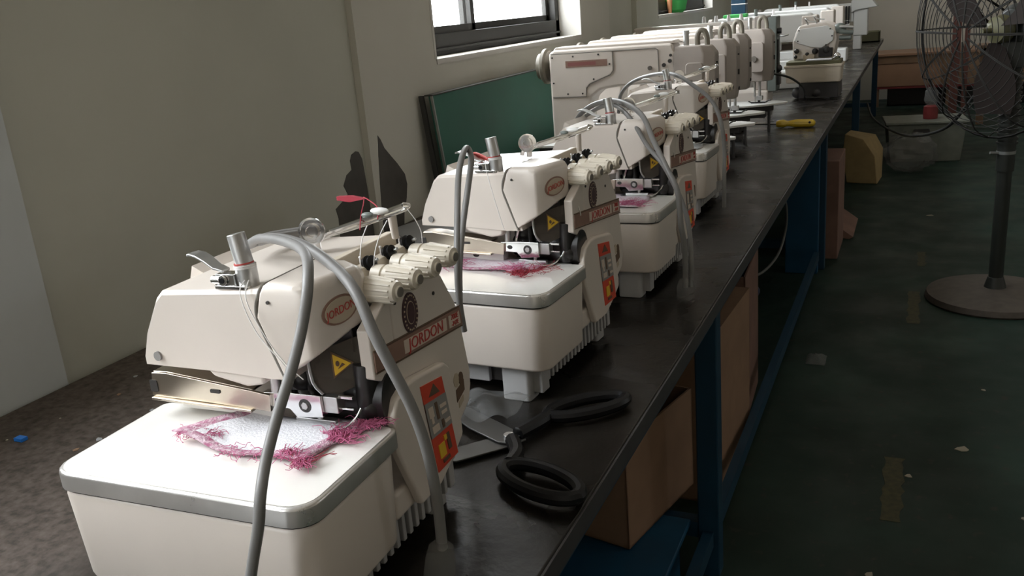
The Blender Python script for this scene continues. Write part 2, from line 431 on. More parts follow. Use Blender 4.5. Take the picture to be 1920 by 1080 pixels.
def overlock(root, det=True):
    # ---- base pan with ribs
    b = B([greywhite, darkgap])
    b.box((-.125, .035, .056), (.125, .335, .070))
    b.box((-.118, .045, .018), (.116, .325, .058), 1)
    for i in range(19):
        v = .050+i*.0150
        b.box((.112, v, .020), (.122, v+.007, .066)); b.box((-.124, v, .020), (-.114, v+.007, .066))
    b.box((-.125, .035, .018), (-.075, .05, .075)); b.box((-.03, .037, .018), (.03, .05, .075)); b.box((.09, .035, .01), (.125, .06, .075)); b.box((-.12, .325, .018), (.12, .337, .075))
    b.build('base_pan', root, bevel=.0015)
    for (x, y) in ((.086, .036), (.090, .305), (-.07, .036), (-.10, .305)):
        b = B([greywhite]); b.prism(rrect(x-.024, y-.018, x+.024, y+.018, .006), 2, .0, .060); b.build('foot', root, bevel=.002)
    # ---- swing-out side tray (cloth plate cover)
    b = B([cream]); roundbox(b, -.151, .001, .153, .166, .057, .160, .025, er=.005, taper=.004); tray = b.build('side_cover', root)
    b = B([darkgap]); b.prism(rrect(-.150, .002, .152, .164, .025), 2, .1595, .1625); b.build('seam', tray)
    b = B([plate_m, plate_top])
    pl = rrect(-.153, -.001, .155, .168, [.012, .012, .026, .026])
    rings = [[(p[0], p[1], .1625) for p in pl], [(p[0], p[1], .1785) for p in pl]]
    for k in range(1, 4):
        a = math.radians(30*k); i = .0035*(1-math.cos(a))
        rings.append([(p[0], p[1], .1785+.0035*math.sin(a)) for p in rrect(-.153+i, -.001+i, .155-i, .168-i, [.012, .012, .026-i, .026-i])])
    b.loft(rings); b.box((-.02, .160, .165), (.125, .198, .1818)); b.prism(rrect(-.149, .003, .151, .164, [.010, .010, .024, .024]), 2, .1815, .1824, 1); b.build('cloth_plate', root)
    # ---- body
    prof = [(.168, .066), (.254, .066), (.292, .082), (.325, .100), (.366, .120), (.374, .140), (.376, .158), (.362, .235), (.353, .258), (.326, .298), (.314, .306), (.205, .312), (.205, .1), (.168, .1)]
    b = B([cream]); b.prism(prof, 0, -.112, .138)
    b.build('body_casting', root, bevel=.006, seg=3)
    b = B([cream]); b.prism([(.160, .236), (.186, .222), (.206, .214), (.206, .310), (.202, .310), (.160, .288)], 0, .123, .1378); b.build('front_wall', root, bevel=.002)
    # front belt cover with curved shoulder; black plug paints the shade of the throat opening
    fp = [(.205, .068), (.252, .068), (.292, .085), (.318, .100), (.318, .115), (.300, .196), (.290, .204), (.222, .214), (.200, .214), (.180, .207), (.170, .190), (.169, .15)]
    b = B([cream]); b.prism(fp, 0, .137, .149); fc = b.build('belt_cover', root, bevel=.004, seg=3)
    b = B([blackm]); b.prism(ell(.185, .205, .022, .03, 24), 0, .06, .1400); b.build('throat_shade_plug', root)
    # stripe
    sl = -.082
    def sz(v, o): return .263+(v-.16)*sl+o
    b = B([brownred, labelpale, darkbrown])
    b.prism([(.163, sz(.150, -.021)), (.364, sz(.364, -.023)), (.360, sz(.360, .0)), (.163, sz(.150, .0))], 0, .1375, .1392, 0)
    b.prism([(.222, sz(.222, -.018)), (.322, sz(.322, -.019)), (.322, sz(.322, -.004)), (.222, sz(.222, -.003))], 0, .138, .1397, 1)
    b.prism([(.328, sz(.328, -.019)), (.358, sz(.358, -.020)), (.356, sz(.356, -.004)), (.328, sz(.328, -.004))], 0, .138, .1397, 1)
    b.prism([(.163, sz(.15, .0005)), (.361, sz(.361, .0005)), (.361, sz(.361, .0022)), (.163, sz(.150, .0022))], 0, .1372, .1392, 2)
    b.prism([(.163, sz(.15, -.0232)), (.364, sz(.364, -.0252)), (.364, sz(.364, -.0238)), (.163, sz(.150, -.0218))], 0, .1372, .1392, 2)
    stripe = b.build('name_stripe', root)
    text('lettering', 'JORDON', .0185, face_px(.1400, .272, sz(.272, -.011), sl), redtext, stripe, wide=1.1)
    text('lettering', '700E', .0095, face_px(.1400, .343, sz(.343, -.0075), sl), redtext, stripe)
    text('lettering', '-747E', .0080, face_px(.1400, .343, sz(.343, -.0158), sl), redtext, stripe)
    # emblem
    ec, ez = .2435, .2795
    b = B([emblem, goldish]); b.prism(ell(ec, ez, .0165, .0225, 30), 0, .1375, .1395, 0)
    for i in range(22):
        w = 2*math.pi*i/22
        b.box((.139, ec+.0138*math.cos(w)-.0009, ez+.0192*math.sin(w)-.0009), (.1402, ec+.0138*math.cos(w)+.0009, ez+.0192*math.sin(w)+.0009), 1)
    b.prism(ell(ec, ez, .0090, .0130, 24), 0, .1393, .1399, 1); b.prism(ell(ec, ez, .0080, .0120, 24), 0, .1395, .1402, 0)
    b.build('round_emblem', root)
    # red warning sticker, leaning with the panel
    b = B([red, labelgrey, labelpale, yellow, darkbrown])
    def Q(s_, t_):   # s across, t up on the sticker
        x0, z0 = .246+(.227-.246)*t_, .086+(.200-.086)*t_; x1, z1 = .297+(.277-.297)*t_, .086+(.192-.086)*t_
        return (x0+(x1-x0)*s_, z0+(z1-z0)*s_)
    def patchq(s0, t0, s1, t1, mi, h): b.prism([Q(s0, t0), Q(s1, t0), Q(s1, t1), Q(s0, t1)], 0, .1488, h, mi)
    patchq(0, 0, 1, 1, 0, .1500); patchq(0, .40, 1, .80, 1, .1506)
    b.prism([Q(.25, .85), Q(.75, .85), Q(.55, .97)], 0, .1495, .1508, 4)
    for (s0, t0, s1, t1, mi) in ((.08, .62, .30, .74, 2), (.14, .55, .24, .64, 2), (.40, .56, .52, .76, 4), (.60, .66, .90, .70, 2), (.62, .58, .88, .62, 2), (.10, .44, .42, .52, 2), (.55, .43, .66, .53, 4), (.70, .46, .95, .50, 2), (.20, .12, .48, .28, 3), (.28, .05, .60, .09, 4), (.62, .14, .76, .34, 4), (.50, .28, .62, .34, 3)):
        patchq(s0, t0, s1, t1, mi, .1511)
    b.build('warning_sticker', fc)
    b = B([darkbrown, goldish])
    b.prism(ell(.333, .162, .007, .009, 14), 0, .1378, .1388, 1); b.prism(ell(.345, .160, .006, .008, 14), 0, .1378, .1390, 0)
    b.prism([(.330, .134), (.352, .142), (.352, .156), (.340, .152), (.330, .150)], 0, .1378, .1388, 0); b.prism([(.334, .125), (.347, .130), (.347, .137), (.334, .133)], 0, .1378, .1388, 1)
    b.build('small_sticker', root)
    # side screws
    b = B([darkgap]); b.prism(ell(.300, .283, .0022, .0022, 12), 0, .1375, .1392); b.prism(ell(.215, .300, .0022, .0022, 12), 0, .1375, .1392); b.build('screw', root)
    # ---- head: left, tapering hood
    hp = [(-.124, .249), (-.124, .258), (-.114, .285), (-.093, .324), (-.083, .333), (.066, .341), (.066, .246), (.040, .245), (-.02, .248)]
    def ring(v, sx=1., dz=0., lift=0.):
        return [(p[0]*sx if p[0] < 0 else p[0], v, min(p[1], .341)-(dz if p[1] > .3 else 0)+(lift if p[1] < .3 else 0)) for p in hp]
    b = B([cream])
    b.loft([ring(.122, .985, .004), ring(.126), ring(.205), ring(.206, 1, 0, .05), ring(.342, .97, .002, .05), ring(.352, .95, .012, .05)])
    hood = b.build('head_hood', root, bevel=.007, seg=3)
    b = B([groove]); b.tube([(.060, .1205, .247), (.055, .1205, .260), (.044, .1205, .290), (.038, .1205, .308), (.038, .1205, .322), (.042, .1215, .334), (.044, .127, .3415), (.044, .15, .3425), (.044, .218, .3425)], .0018, 8); b.build('cover_gap', root)
    b = B([labelgrey]); b.prism(ell(-.103, .260, .0048, .0052, 18), 1, .1195, .127); b.build('screw', hood)
    b = B([darkgap]); b.prism(ell(.056, .329, .0018, .0018, 10), 1, .116, .124); b.build('screw', hood)
    b = B([cream]); b.prism([(-.045, .250), (.03, .248), (.028, .236), (.006, .232), (-.035, .240)], 1, .124, .165); b.build('lower_boss', hood, bevel=.004)
    # ---- face cover (rounded block with oval badge)
    def fr(z, i=0.):
        return [(.046+i, .118+i, z), (.086, .117+i, z), (.096-i, .119+i, z), (.103-i, .127+i*.5, z), (.113-i, .158, z), (.121-i, .186, z), (.116-i, .200-i, z), (.090, .214-i, z), (.046+i, .214-i, z)]
    zb = [.249, .266, .271, .276, .285, .291, .293, .296, .296]
    low = [(p[0]+(.014 if k == 0 else 0), p[1], zb[k]) for k, p in enumerate(fr(0))]
    mid = [(p[0]-(.008 if k == 0 else 0), p[1], p[2]) for k, p in enumerate(fr(.312))]
    b = B([cream]); b.loft([low, mid, fr(.337), fr(.344, .003), fr(.348, .008)]); fcv = b.build('face_cover', root, bevel=.005, seg=3)
    # oval badge on the slanting face
    nrm = Vector((.95, -.325, .0)).normalized(); tx = Vector((.325, .95, .0)).normalized(); p0 = Vector((.1115, .154, .3125)); tz = Vector((0, 0, 1))
    BM = Matrix((( tx.x, tz.x, nrm.x, p0.x), (tx.y, tz.y, nrm.y, p0.y), (tx.z, tz.z, nrm.z, p0.z), (0, 0, 0, 1)))
    for mm, sc, z0, z1, nm in ((brownred, 1., -.004, .0018, 'badge_rim'), (goldish, .86, -.003, .0026, 'badge')):
        b = B([mm]); b.prism(ell(0, 0, .0225*sc, .0145*sc, 30, .12), 2, z0, z1)
        for v in b.bm.verts: v.co = BM @ v.co
        b.build(nm, fcv)
    text('lettering', 'JORDON', .0115, BM @ Matrix.Translation((.000, 0, .0028)) @ Matrix.Rotation(.16, 4, 'Z'), redtext, fcv, wide=.8, shear=.2)
    # ---- tension deck: two stepped rails
    b = B([cream2])
    b.prism([(.055, .30), (.055, .3405), (.067, .3415), (.070, .318), (.070, .30)], 1, .214, .352)
    b.prism([(.066, .30), (.068, .320), (.078, .330), (.092, .330), (.096, .30)], 1, .214, .352)
    b.build('tension_deck', root, bevel=.002)
    for i in range(4):
        v = .2015+i*.0435
        b = B([rubber, steel]); b.lathe((.088, v+.004, .331), (1, -.15, .3), [(0, .0075), (.004, .0085), (.006, .006), (.010, .0075), (.012, .003)]); b.cyl((.098, v+.004, .334), (.104, v+.003, .337), .0018, mi=1, seg=8); b.build('tension_disc', root)
        k = B([knobm, groove, brownred]); d = Vector((1, -.10, -.02)); p = Vector((.0985, v+.002, .3195))
        k.lathe(p, d, [(0, .0100), (.001, .0118), (.014, .0124), (.0145, .0110), (.017, .0110), (.0175, .0130), (.022, .0136), (.050, .0122), (.056, .0105), (.057, .0065), (.059, .006)])
        kk = k.build('tension_knob', root)
        rb = B([knobm]); dn = d.normalized(); a = dn.orthogonal().normalized(); c = dn.cross(a)
        for j in range(12):
            w = 2*math.pi*j/12; off = (a*math.cos(w)+c*math.sin(w))
            rb.cyl(p+dn*.023+off*.0128, p+dn*.052+off*.0113, .0021, .0015, seg=6)
        rb.build('grip_ribs', kk)
        cp = B([groove]); cp.cyl(p+dn*.058, p+dn*.0598, .0052, seg=14); cp.build('end_cap', kk)
        pn = B([thread_w]); pn.cyl((.084, v, .328), (.084, v, .338), .0011, seg=8); pn.ball((.084, v, .339), .0018); pn.build('thread_pin', root)
    # ---- thread tubes / eyelet bar rising to the right rear
    b = B([chrome])
    b.tube([(.004, .262, .343), (.008, .262, .352), (.020, .264, .357), (.050, .274, .365), (.098, .291, .379), (.114, .297, .384)], .0036, 10, smooth=5)
    b.tube([(.010, .272, .343), (.014, .272, .350), (.030, .276, .356), (.060, .287, .363), (.104, .302, .376), (.115, .304, .380)], .0024, 10, smooth=5)
    b.tube([(.114, .304, .380), (.119, .302, .384), (.114, .297, .386)], .0026, 8)
    b.build('thread_guide_bar', root)
    b = B([greenish, whitep]); b.ball((.090, .287, .381), .0050, sc=(2.4, .9, .8), mi=1); b.ball((.076, .283, .377), .0042, sc=(1.8, .9, .8)); b.build('felt_pad', root)
    b = B([cream]); b.cyl((.082, .328, .340), (.086, .318, .372), .0045, .0055, seg=12); b.build('guide_post', root)
    b = B([chrome, rubber]); b.lathe((.018, .258, .364), (.25, -1, .10), [(0, .005), (.0005, .0155), (.003, .0155), (.0031, .0132), (.0012, .0130), (.0012, .0092), (.0055, .0088), (.0055, .0062), (.0025, .0058), (.0025, .001)]); b.cyl((.018, .262, .34), (.018, .262, .352), .005, mi=0, seg=10); b.build('guide_disc', root)
    # ---- presser lifter, post and bracket on top
    b = B([steel]); b.cyl((.020, .138, .336), (.019, .138, .360), .0108, seg=24); b.cyl((.019, .138, .360), (.013, .139, .392), .0092, seg=24); b.build('pressure_post', root, bevel=.0008)
    b = B([thread_w, redtext])
    for i in range(3): b.lathe((.0188, .138, .3575+i*.0012), (-.08, .02, 1), [(0, .0112), (.001, .0112)], mi=0)
    b.lathe((.018, .138, .3615), (-.1, .02, 1), [(0, .0100), (.0016, .0100)], mi=1); b.build('wound_thread', root)
    b = B([chrome, rubber]); b.prism(rrect(-.014, .124, .028, .142, .004), 2, .338, .3415); b.box((-.010, .126, .341), (.012, .140, .353)); b.cyl((-.014, .126, .347), (-.004, .1262, .347), .0045, seg=12, mi=0); b.cyl((-.001, .1255, .347), (-.001, .1235, .347), .0055, seg=16, mi=0); b.cyl((-.001, .1235, .347), (-.001, .1228, .347), .003, seg=12, mi=1)
    b.build('lifter_bracket', root, bevel=.0006)
    b = B([steel])
    lv = [(-.002, .134, .355), (-.014, .135, .358), (-.026, .138, .364), (-.038, .141, .368), (-.048, .143, .369), (-.056, .144, .367)]
    rings = []
    for k, p in enumerate(lv):
        w = (.006, .0075, .0082, .0088, .0080, .0045)[k]; t = .0014
        rings.append([(p[0], p[1]-w, p[2]-t), (p[0], p[1]+w, p[2]-t), (p[0], p[1]+w, p[2]+t), (p[0], p[1]-w, p[2]+t)])
    b.loft(rings); b.build('lifter_lever', root, bevel=.001)
    # ---- presser arm and foot
    b = B([steelwarm]); 
    ra = [(-.137, .205), (-.132, .233), (-.112, .234), (.000, .223), (.024, .220), (.022, .201), (.0, .202), (-.06, .204)]
    b.prism(ra, 1, .134, .1380); b.prism([(-.132, .231), (-.132, .234), (-.110, .2345), (.000, .2235), (.0, .2205), (-.11, .2315)], 1, .137, .160); b.prism([(-.135, .202), (-.135, .205), (.0, .2025), (.0, .1995)], 1, .130, .156)
    arm = b.build('presser_arm', root, bevel=.0008)
    b = B([darkgap]); b.prism(rrect(-.1365, .2105, -.126, .2245, .002), 1, .1330, .148); b.build('slot', arm); b = B([darkgap]); b.prism(rrect(-.053, .2165, -.040, .2205, .001), 1, .1330, .140); b.build('slot', arm)
    b = B([plate_top, darkgap]); b.prism([(-.112, .186), (-.114, .202), (-.02, .200), (.012, .198), (.012, .186)], 1, .150, .168, 0); b.prism(ell(-.088, .1965, .006, .0042, 14), 1, .1493, .1505, 1); b.prism(ell(-.040, .1935, .006, .0038, 14), 1, .1493, .1505, 1); b.build('cloth_guide_bracket', root, bevel=.0015)
    b = B([chrome, darkgap, steel])
    b.prism([(.012, .221), (.050, .223), (.084, .223), (.084, .199), (.052, .196), (.044, .205), (.012, .206)], 1, .138, .148, 0)
    b.cyl((.064, .1375, .2105), (.064, .148, .2105), .0078, seg=20, mi=1); b.cyl((.064, .1365, .2105), (.064, .144, .2105), .0045, seg=6, mi=2)
    b.prism(ell(.032, .2135, .005, .0035, 14), 1, .1373, .139, 1)
    b.box((.084, .142, .203), (.101, .156, .221), 2); b.box((.100, .146, .218), (.117, .150, .2215)); b.box((.100, .146, .206), (.117, .150, .2085))
    b.build('presser_clamp', root, bevel=.0012)
    b = B([steel]); b.cyl((.070, .152, .190), (.072, .153, .214), .0035, seg=10); b.prism(rrect(.030, .140, .104, .166, .006), 2, .1835, .1860); b.box((.04, .150, .1835), (.09, .158, .190)); b.build('presser_foot', root, bevel=.001)
    b = B([blackm])
    b.box((.025, .172, .186), (.125, .215, .262)); b.ball((.045, .165, .232), .016, sc=(1, .8, 1.1)); b.ball((.042, .160, .246), .012, sc=(1.3, .7, 1)); b.cyl((.060, .162, .205), (.056, .165, .275), .006, seg=12); b.cyl((.118, .17, .186), (.122, .172, .25), .011, .014, seg=16); b.ball((.122, .172, .200), .014); b.box((.05, .165, .262), (.115, .215, .292))  # black drive parts; the throat-side ball also paints shade in the opening
    b.cyl((.02, .185, .205), (.135, .185, .205), .018, seg=20)
    b.build('needle_drive', root, bevel=.003)
    b = B([chrome]); b.cyl((.046, .147, .242), (.038, .149, .219), .0028, seg=8); b.build('needle_clamp', root)
    b = B([steel]); b.cyl((.029, .142, .252), (.027, .143, .222), .0055, seg=12); b.build('needle_bar', root)
    b = B([chrome]); b.tube([(.092, .132, .188), (.108, .136, .190), (.118, .145, .198), (.122, .152, .207)], .0014, 6); b.build('looper_guide', root)
    b = B([chrome]); b.tube([(.122, .176, .292), (.130, .180, .289), (.136, .184, .276), (.139, .187, .258)], .0013, 6); b.build('thread_wire', root)
    gn = Vector((.62, -.785, 0)).normalized(); gt = Vector((.785, .62, 0)).normalized(); g0 = Vector((.1060, .158, .251)); GM = Matrix(((gt.x, tz.x, gn.x, g0.x), (gt.y, tz.y, gn.y, g0.y), (gt.z, tz.z, gn.z, g0.z), (0, 0, 0, 1)))
    b = B([smoke]); gp = [(-.036, .016), (-.034, -.012), (-.026, -.026), (-.010, -.030), (.010, -.024), (.023, -.010), (.032, .010), (.032, .030), (.012, .028)]
    b.prism(gp, 2, -.001, .0012)
    for v in b.bm.verts: v.co = GM @ v.co
    g = b.build('eye_guard', root, bevel=.0006)
    b = B([steel]); b.tube([GM @ Vector(p) for p in ((-.036, .016, .002), (-.034, -.012, .002), (-.026, -.026, .002))], .0018, 6, smooth=3); b.build('guard_rim', g)
    b = B([yellow, darkbrown]); b.prism([(-.013, -.012), (.009, .002), (-.013, .018)], 2, .0012, .0022, 1); b.prism([(-.0114, -.0088), (.0060, .002), (-.0114, .0145)], 2, .0020, .0030, 0); b.prism(ell(-.0075, .004, .0020, .003, 10), 2, .0028, .0036, 1); b.prism([(-.0075, -.002), (.000, .002), (-.003, .004)], 2, .0028, .0036, 1)
    for v in b.bm.verts: v.co = GM @ v.co
    b.build('warning_triangle', g)
    return root

def thread_strands(name, parent, c, n, L, spread, m, seed, z):
    rnd = random.Random(seed); b = B([m])
    for i in range(n):
        a = rnd.uniform(-spread, spread)+c[2]; l = L*rnd.uniform(.4, 1.)
        p = Vector((c[0]+rnd.uniform(-1, 1)*c[3], c[1]+rnd.uniform(-1, 1)*c[3]*.5, z+rnd.uniform(0, .002)))
        pts = [p]
        for k in range(4):
            a += rnd.uniform(-.9, .9)
            p = p+Vector((math.cos(a), math.sin(a), 0))*l/4; p.z = z+rnd.uniform(0, .006); pts.append(p.copy())
        b.tube(pts, .00032, 4, smooth=3)
    return b.build(name, parent)
def sheetmesh(b, nx, ny, fn, mi=0):
    V = [[b.bm.verts.new(fn(i/(nx-1), j/(ny-1))) for j in range(ny)] for i in range(nx)]
    for i in range(nx-1):
        for j in range(ny-1):
            f = b.bm.faces.new([V[i][j], V[i+1][j], V[i+1][j+1], V[i][j+1]]); f.material_index = mi

def bil(q, s, t):
    a, b_, c, d = [Vector(p) for p in q]
    return (a*(1-s)+b_*s)*(1-t)+(d*(1-s)+c*s)*t

OG = 'overlock machines standing in a row along the bench'
m1 = thing('overlock_machine', (-.62, .535, TB), math.radians(1.5), 'nearest cream overlock sewing machine, two grey cables looped over its head, white cloth on plate', 'sewing machine', OG)
overlock(m1)
POS = [(-.635, 1.145, -3.5), (-.605, 1.665, -2), (-.655, 2.345, -2)]
LB = ['second cream overlock machine from the front, narrow grey cable loop hanging down its hood',
      'third cream overlock machine from the front, broad grey cable hoop down its right side',
      'farthest and smallest of the four cream overlock machines, half hidden, beside the straight stitch machines']
others = []
for (x, y, r), l in zip(POS, LB):
    c = copy_tree(m1); c.location = (x, y, TB); c.rotation_euler = (0, 0, math.radians(r)); c['label'] = l
    others.append(c)
m2, m3, m4 = others
def local(root, pts):
    Mi = (Matrix.Translation(root.location) @ Matrix.Rotation(root.rotation_euler.z, 4, 'Z')).inverted()
    return [Mi @ Vector((p[0], p[1], p[2]+TB)) for p in pts]
def cord(root, pts, r=.0062, name='power_cord', m=None, smooth=6):
    b = B([m or cable_m]); b.tube(local(root, pts), r, 12, smooth=smooth); return b.build(name, root)
cord(m1, [(-.66, .86, .345), (-.678, .80, .352), (-.67, .76, .356), (-.628, .73, .372), (-.565, .69, .381), (-.503, .64, .385), (-.473, .60, .371), (-.474, .585, .337), (-.480, .57, .303), (-.486, .550, .269), (-.486, .525, .236), (-.480, .505, .215), (-.484, .50, .187), (-.501, .50, .14), (-.52, .49, .06), (-.56, .47, .010), (-.66, .46, .008)], .0050)
cord(m1, [(-.65, .87, .347), (-.685, .82, .350), (-.679, .785, .353), (-.639, .765, .363), (-.585, .74, .364), (-.532, .715, .352), (-.486, .685, .335), (-.462, .672, .298), (-.448, .675, .26), (-.436, .68, .222), (-.429, .685, .183), (-.427, .69, .142), (-.428, .695, .10), (-.432, .70, .05)], .0058)
b = B([plast]); q = local(m1, [(-.432, .70, .058), (-.436, .695, .02)])
b.lathe(q[0], q[1]-q[0], [(0, .007), (.006, .013), (.02, .016), (.038, .017), (.046, .014), (.050, .006)]); b.build('plug_in_plastic', m1)
cord(m2, [(-.575, 1.06, .150), (-.575, 1.055, .202), (-.574, 1.06, .261), (-.588, 1.10, .313), (-.612, 1.16, .354), (-.623, 1.20, .378), (-.634, 1.24, .383), (-.619, 1.22, .368), (-.606, 1.175, .334), (-.598, 1.13, .284), (-.588, 1.09, .238), (-.583, 1.07, .19), (-.585, 1.06, .14), (-.60, 1.05, .03), (-.64, 1.04, .008)], .0047)
cord(m3, [(-.735, 2.0, .31), (-.709, 1.98, .341), (-.652, 1.93, .368), (-.58, 1.86, .378), (-.512, 1.79, .358), (-.472, 1.73, .314), (-.438, 1.69, .269), (-.412, 1.67, .225), (-.404, 1.66, .16), (-.40, 1.665, .125), (-.400, 1.67, .08), (-.402, 1.675, .03)], .0055)
cord(m3, [(-.70, 1.99, .335), (-.645, 1.93, .359), (-.59, 1.87, .368), (-.535, 1.80, .345), (-.490, 1.75, .300), (-.448, 1.72, .262), (-.412, 1.70, .20), (-.396, 1.69, .15), (-.390, 1.68, .08), (-.392, 1.68, .03)], .0048)
b = B([plast]); q = local(m3, [(-.40, 1.675, .05), (-.402, 1.675, .0)])
b.lathe(q[0], q[1]-q[0], [(0, .008), (.006, .014), (.02, .018), (.040, .018), (.048, .010)]); b.build('plug_in_plastic', m3)
cord(m4, [(-.85, 2.72, .25), (-.833, 2.69, .303), (-.791, 2.65, .342), (-.719, 2.59, .368), (-.623, 2.5, .378), (-.553, 2.45, .349), (-.497, 2.42, .308), (-.47, 2.40, .254), (-.462, 2.4, .183), (-.459, 2.38, .122), (-.46, 2.38, .03)], .0055)

# cloth on the nearest plate
def cloth(root_label, q, z, mats, curl, seed, name='cloth_scrap'):
    rnd = random.Random(seed); b = B(mats)
    def fn(s, t):
        p = bil(q, s, t); w = .0035*math.sin(s*7+t*3+seed)*math.sin(t*5+seed)**2+.0035
        e = max(0, 1-s*3)*curl+max(0, 1-t*4)*curl*.4
        return (p.x+.003*math.sin(t*9+seed), p.y+.004*math.sin(s*8+seed), z+w*.6+e)
    sheetmesh(b, 22, 16, fn)
    if len(mats) > 1:
        b.bm.faces.ensure_lookup_table()
        k = 0
        for i in range(21):
            for j in range(15):
                if i <= 1 or i >= 19 or j <= 1: b.bm.faces[k].material_index = 1
                k += 1
    o = b.build(name, solid=.0012)
    return o
PZ = TB+.1835
c1 = cloth('', [(-.690, .612, 0), (-.520, .604, 0), (-.498, .700, 0), (-.652, .690, 0)], PZ, [cloth_m, stitch_pink], .006, 1)
tag(c1, 'white cloth scrap with pink frayed edges on the steel plate of the nearest machine', 'cloth')
def place_threads(par, lst, m, nm):
    for k, (x, y, a, w, n, L, sp) in enumerate(lst):
        thread_strands(nm, par, (x, y, a, w), n, L, sp, m, 11+k, PZ+.003)
place_threads(c1, [(-.680, .620, .5, .010, 26, .022, .5), (-.655, .628, .4, .01, 30, .020, .6), (-.535, .612, 2.6, .010, 50, .022, 1.2), (-.60, .608, .1, .03, 22, .02, .3)], thread_r, 'pink_stitching')
place_threads(c1, [(-.512, .655, 1.2, .010, 90, .040, .5), (-.500, .69, 1.0, .010, 90, .030, .8), (-.518, .602, .9, .008, 60, .020, 2.)], thread_r, 'pink_fray')
place_threads(c1, [(-.520, .595, .9, .006, 6, .06, .3)], thread_red, 'red_thread')
def edge_strip(par, pts, w, m, z, nm):
    b = B([m]); P = [Vector(p) for p in pts]
    for a, c in zip(P, P[1:]):
        d = (c-a).normalized(); nrm = Vector((-d.y, d.x))*w
        b.prism([(a.x-nrm.x, a.y-nrm.y), (c.x-nrm.x, c.y-nrm.y), (c.x+nrm.x, c.y+nrm.y), (a.x+nrm.x, a.y+nrm.y)], 2, z, z+.0015)
    return b.build(nm, par)
c2 = cloth('', [(-.725, 1.255, 0), (-.560, 1.225, 0), (-.530, 1.300, 0), (-.700, 1.318, 0)], PZ, [clothpink, stitch_pink], .005, 2)
tag(c2, 'pinkish white cloth scrap wrapped in film on the plate of the second overlock machine', 'cloth')
place_threads(c2, [(-.555, 1.215, 1.0, .012, 60, .035, 1.1), (-.54, 1.24, .9, .008, 24, .06, .25)], thread_red, 'red_fray')
place_threads(c2, [(-.70, 1.25, .2, .02, 40, .05, .6), (-.57, 1.24, 2.2, .015, 40, .05, .6)], thread_r, 'pink_fray')
c3 = cloth('', [(-.735, 1.70, 0), (-.50, 1.70, 0), (-.50, 1.83, 0), (-.72, 1.83, 0)], PZ, [clothpink], .004, 3)
tag(c3, 'pinkish cloth under crinkled film on the plate of the third overlock machine', 'cloth')
place_threads(c3, [(-.52, 1.71, 1.0, .02, 60, .06, .8), (-.6, 1.71, .3, .03, 60, .05, .8)], thread_r, 'pink_fray')
c4 = cloth('', [(-.74, 2.40, 0), (-.53, 2.40, 0), (-.53, 2.49, 0), (-.72, 2.49, 0)], PZ, [mat('silvery_film', (.55, .56, .58), .2, .3, bump=.5, bscale=60)], .004, 4, 'plastic_film')
tag(c4, 'silvery crinkled plastic film on the plate of the farthest overlock machine', 'plastic film')

# loose threads hanging on machines (each belongs to its machine)
def threads(root, lines, m, r=.0006, nm='loose_thread'):
    b = B([m])
    for l in lines: b = B([m]); b.tube(local(root, l), r, 5, smooth=6); o = b.build(nm, root)
    return o
threads(m1, [[(-.600, .672, .350), (-.598, .652, .338), (-.585, .650, .30), (-.560, .650, .27), (-.55, .655, .25)],
             [(-.598, .671, .350), (-.590, .650, .332), (-.572, .648, .295), (-.555, .65, .268), (-.54, .655, .25)],
             [(-.52, .81, .374), (-.525, .80, .36), (-.527, .79, .345), (-.525, .78, .33)],
             [(-.54, .80, .37), (-.535, .78, .36), (-.53, .765, .345), (-.528, .76, .33)],
             [(-.505, .83, .382), (-.50, .835, .37), (-.497, .84, .355), (-.50, .845, .34)]], thread_w)
threads(m1, [[(-.535, .815, .374), (-.55, .84, .381), (-.572, .86, .384), (-.590, .875, .385)]], thread_red, .0007, 'red_thread')
threads(m1, [[(-.55, .80, .365), (-.56, .82, .376), (-.575, .85, .382), (-.590, .875, .383)]], thread_red, .0007, 'red_thread')
b = B([thread_red]); b.prism([(-.628, .3810), (-.610, .3790), (-.588, .3830), (-.608, .3862), (-.628, .3855)], 1, .874, .880)
for v in b.bm.verts: v.co = local(m1, [v.co])[0]
b.build('red_tape', m1)
threads(m2, [[(-.612, 1.28, .36), (-.615, 1.26, .352), (-.60, 1.25, .30), (-.59, 1.255, .25)]], thread_w)
b = B([redtext])
for k in range(5): b.tube(local(m2, [(-.66+.008*k, 1.30, .352), (-.65, 1.295+.004*k, .366-.002*k), (-.625, 1.29, .358), (-.615, 1.285, .352)]), .0016, 5)
b.build('rusty_thread', m2)

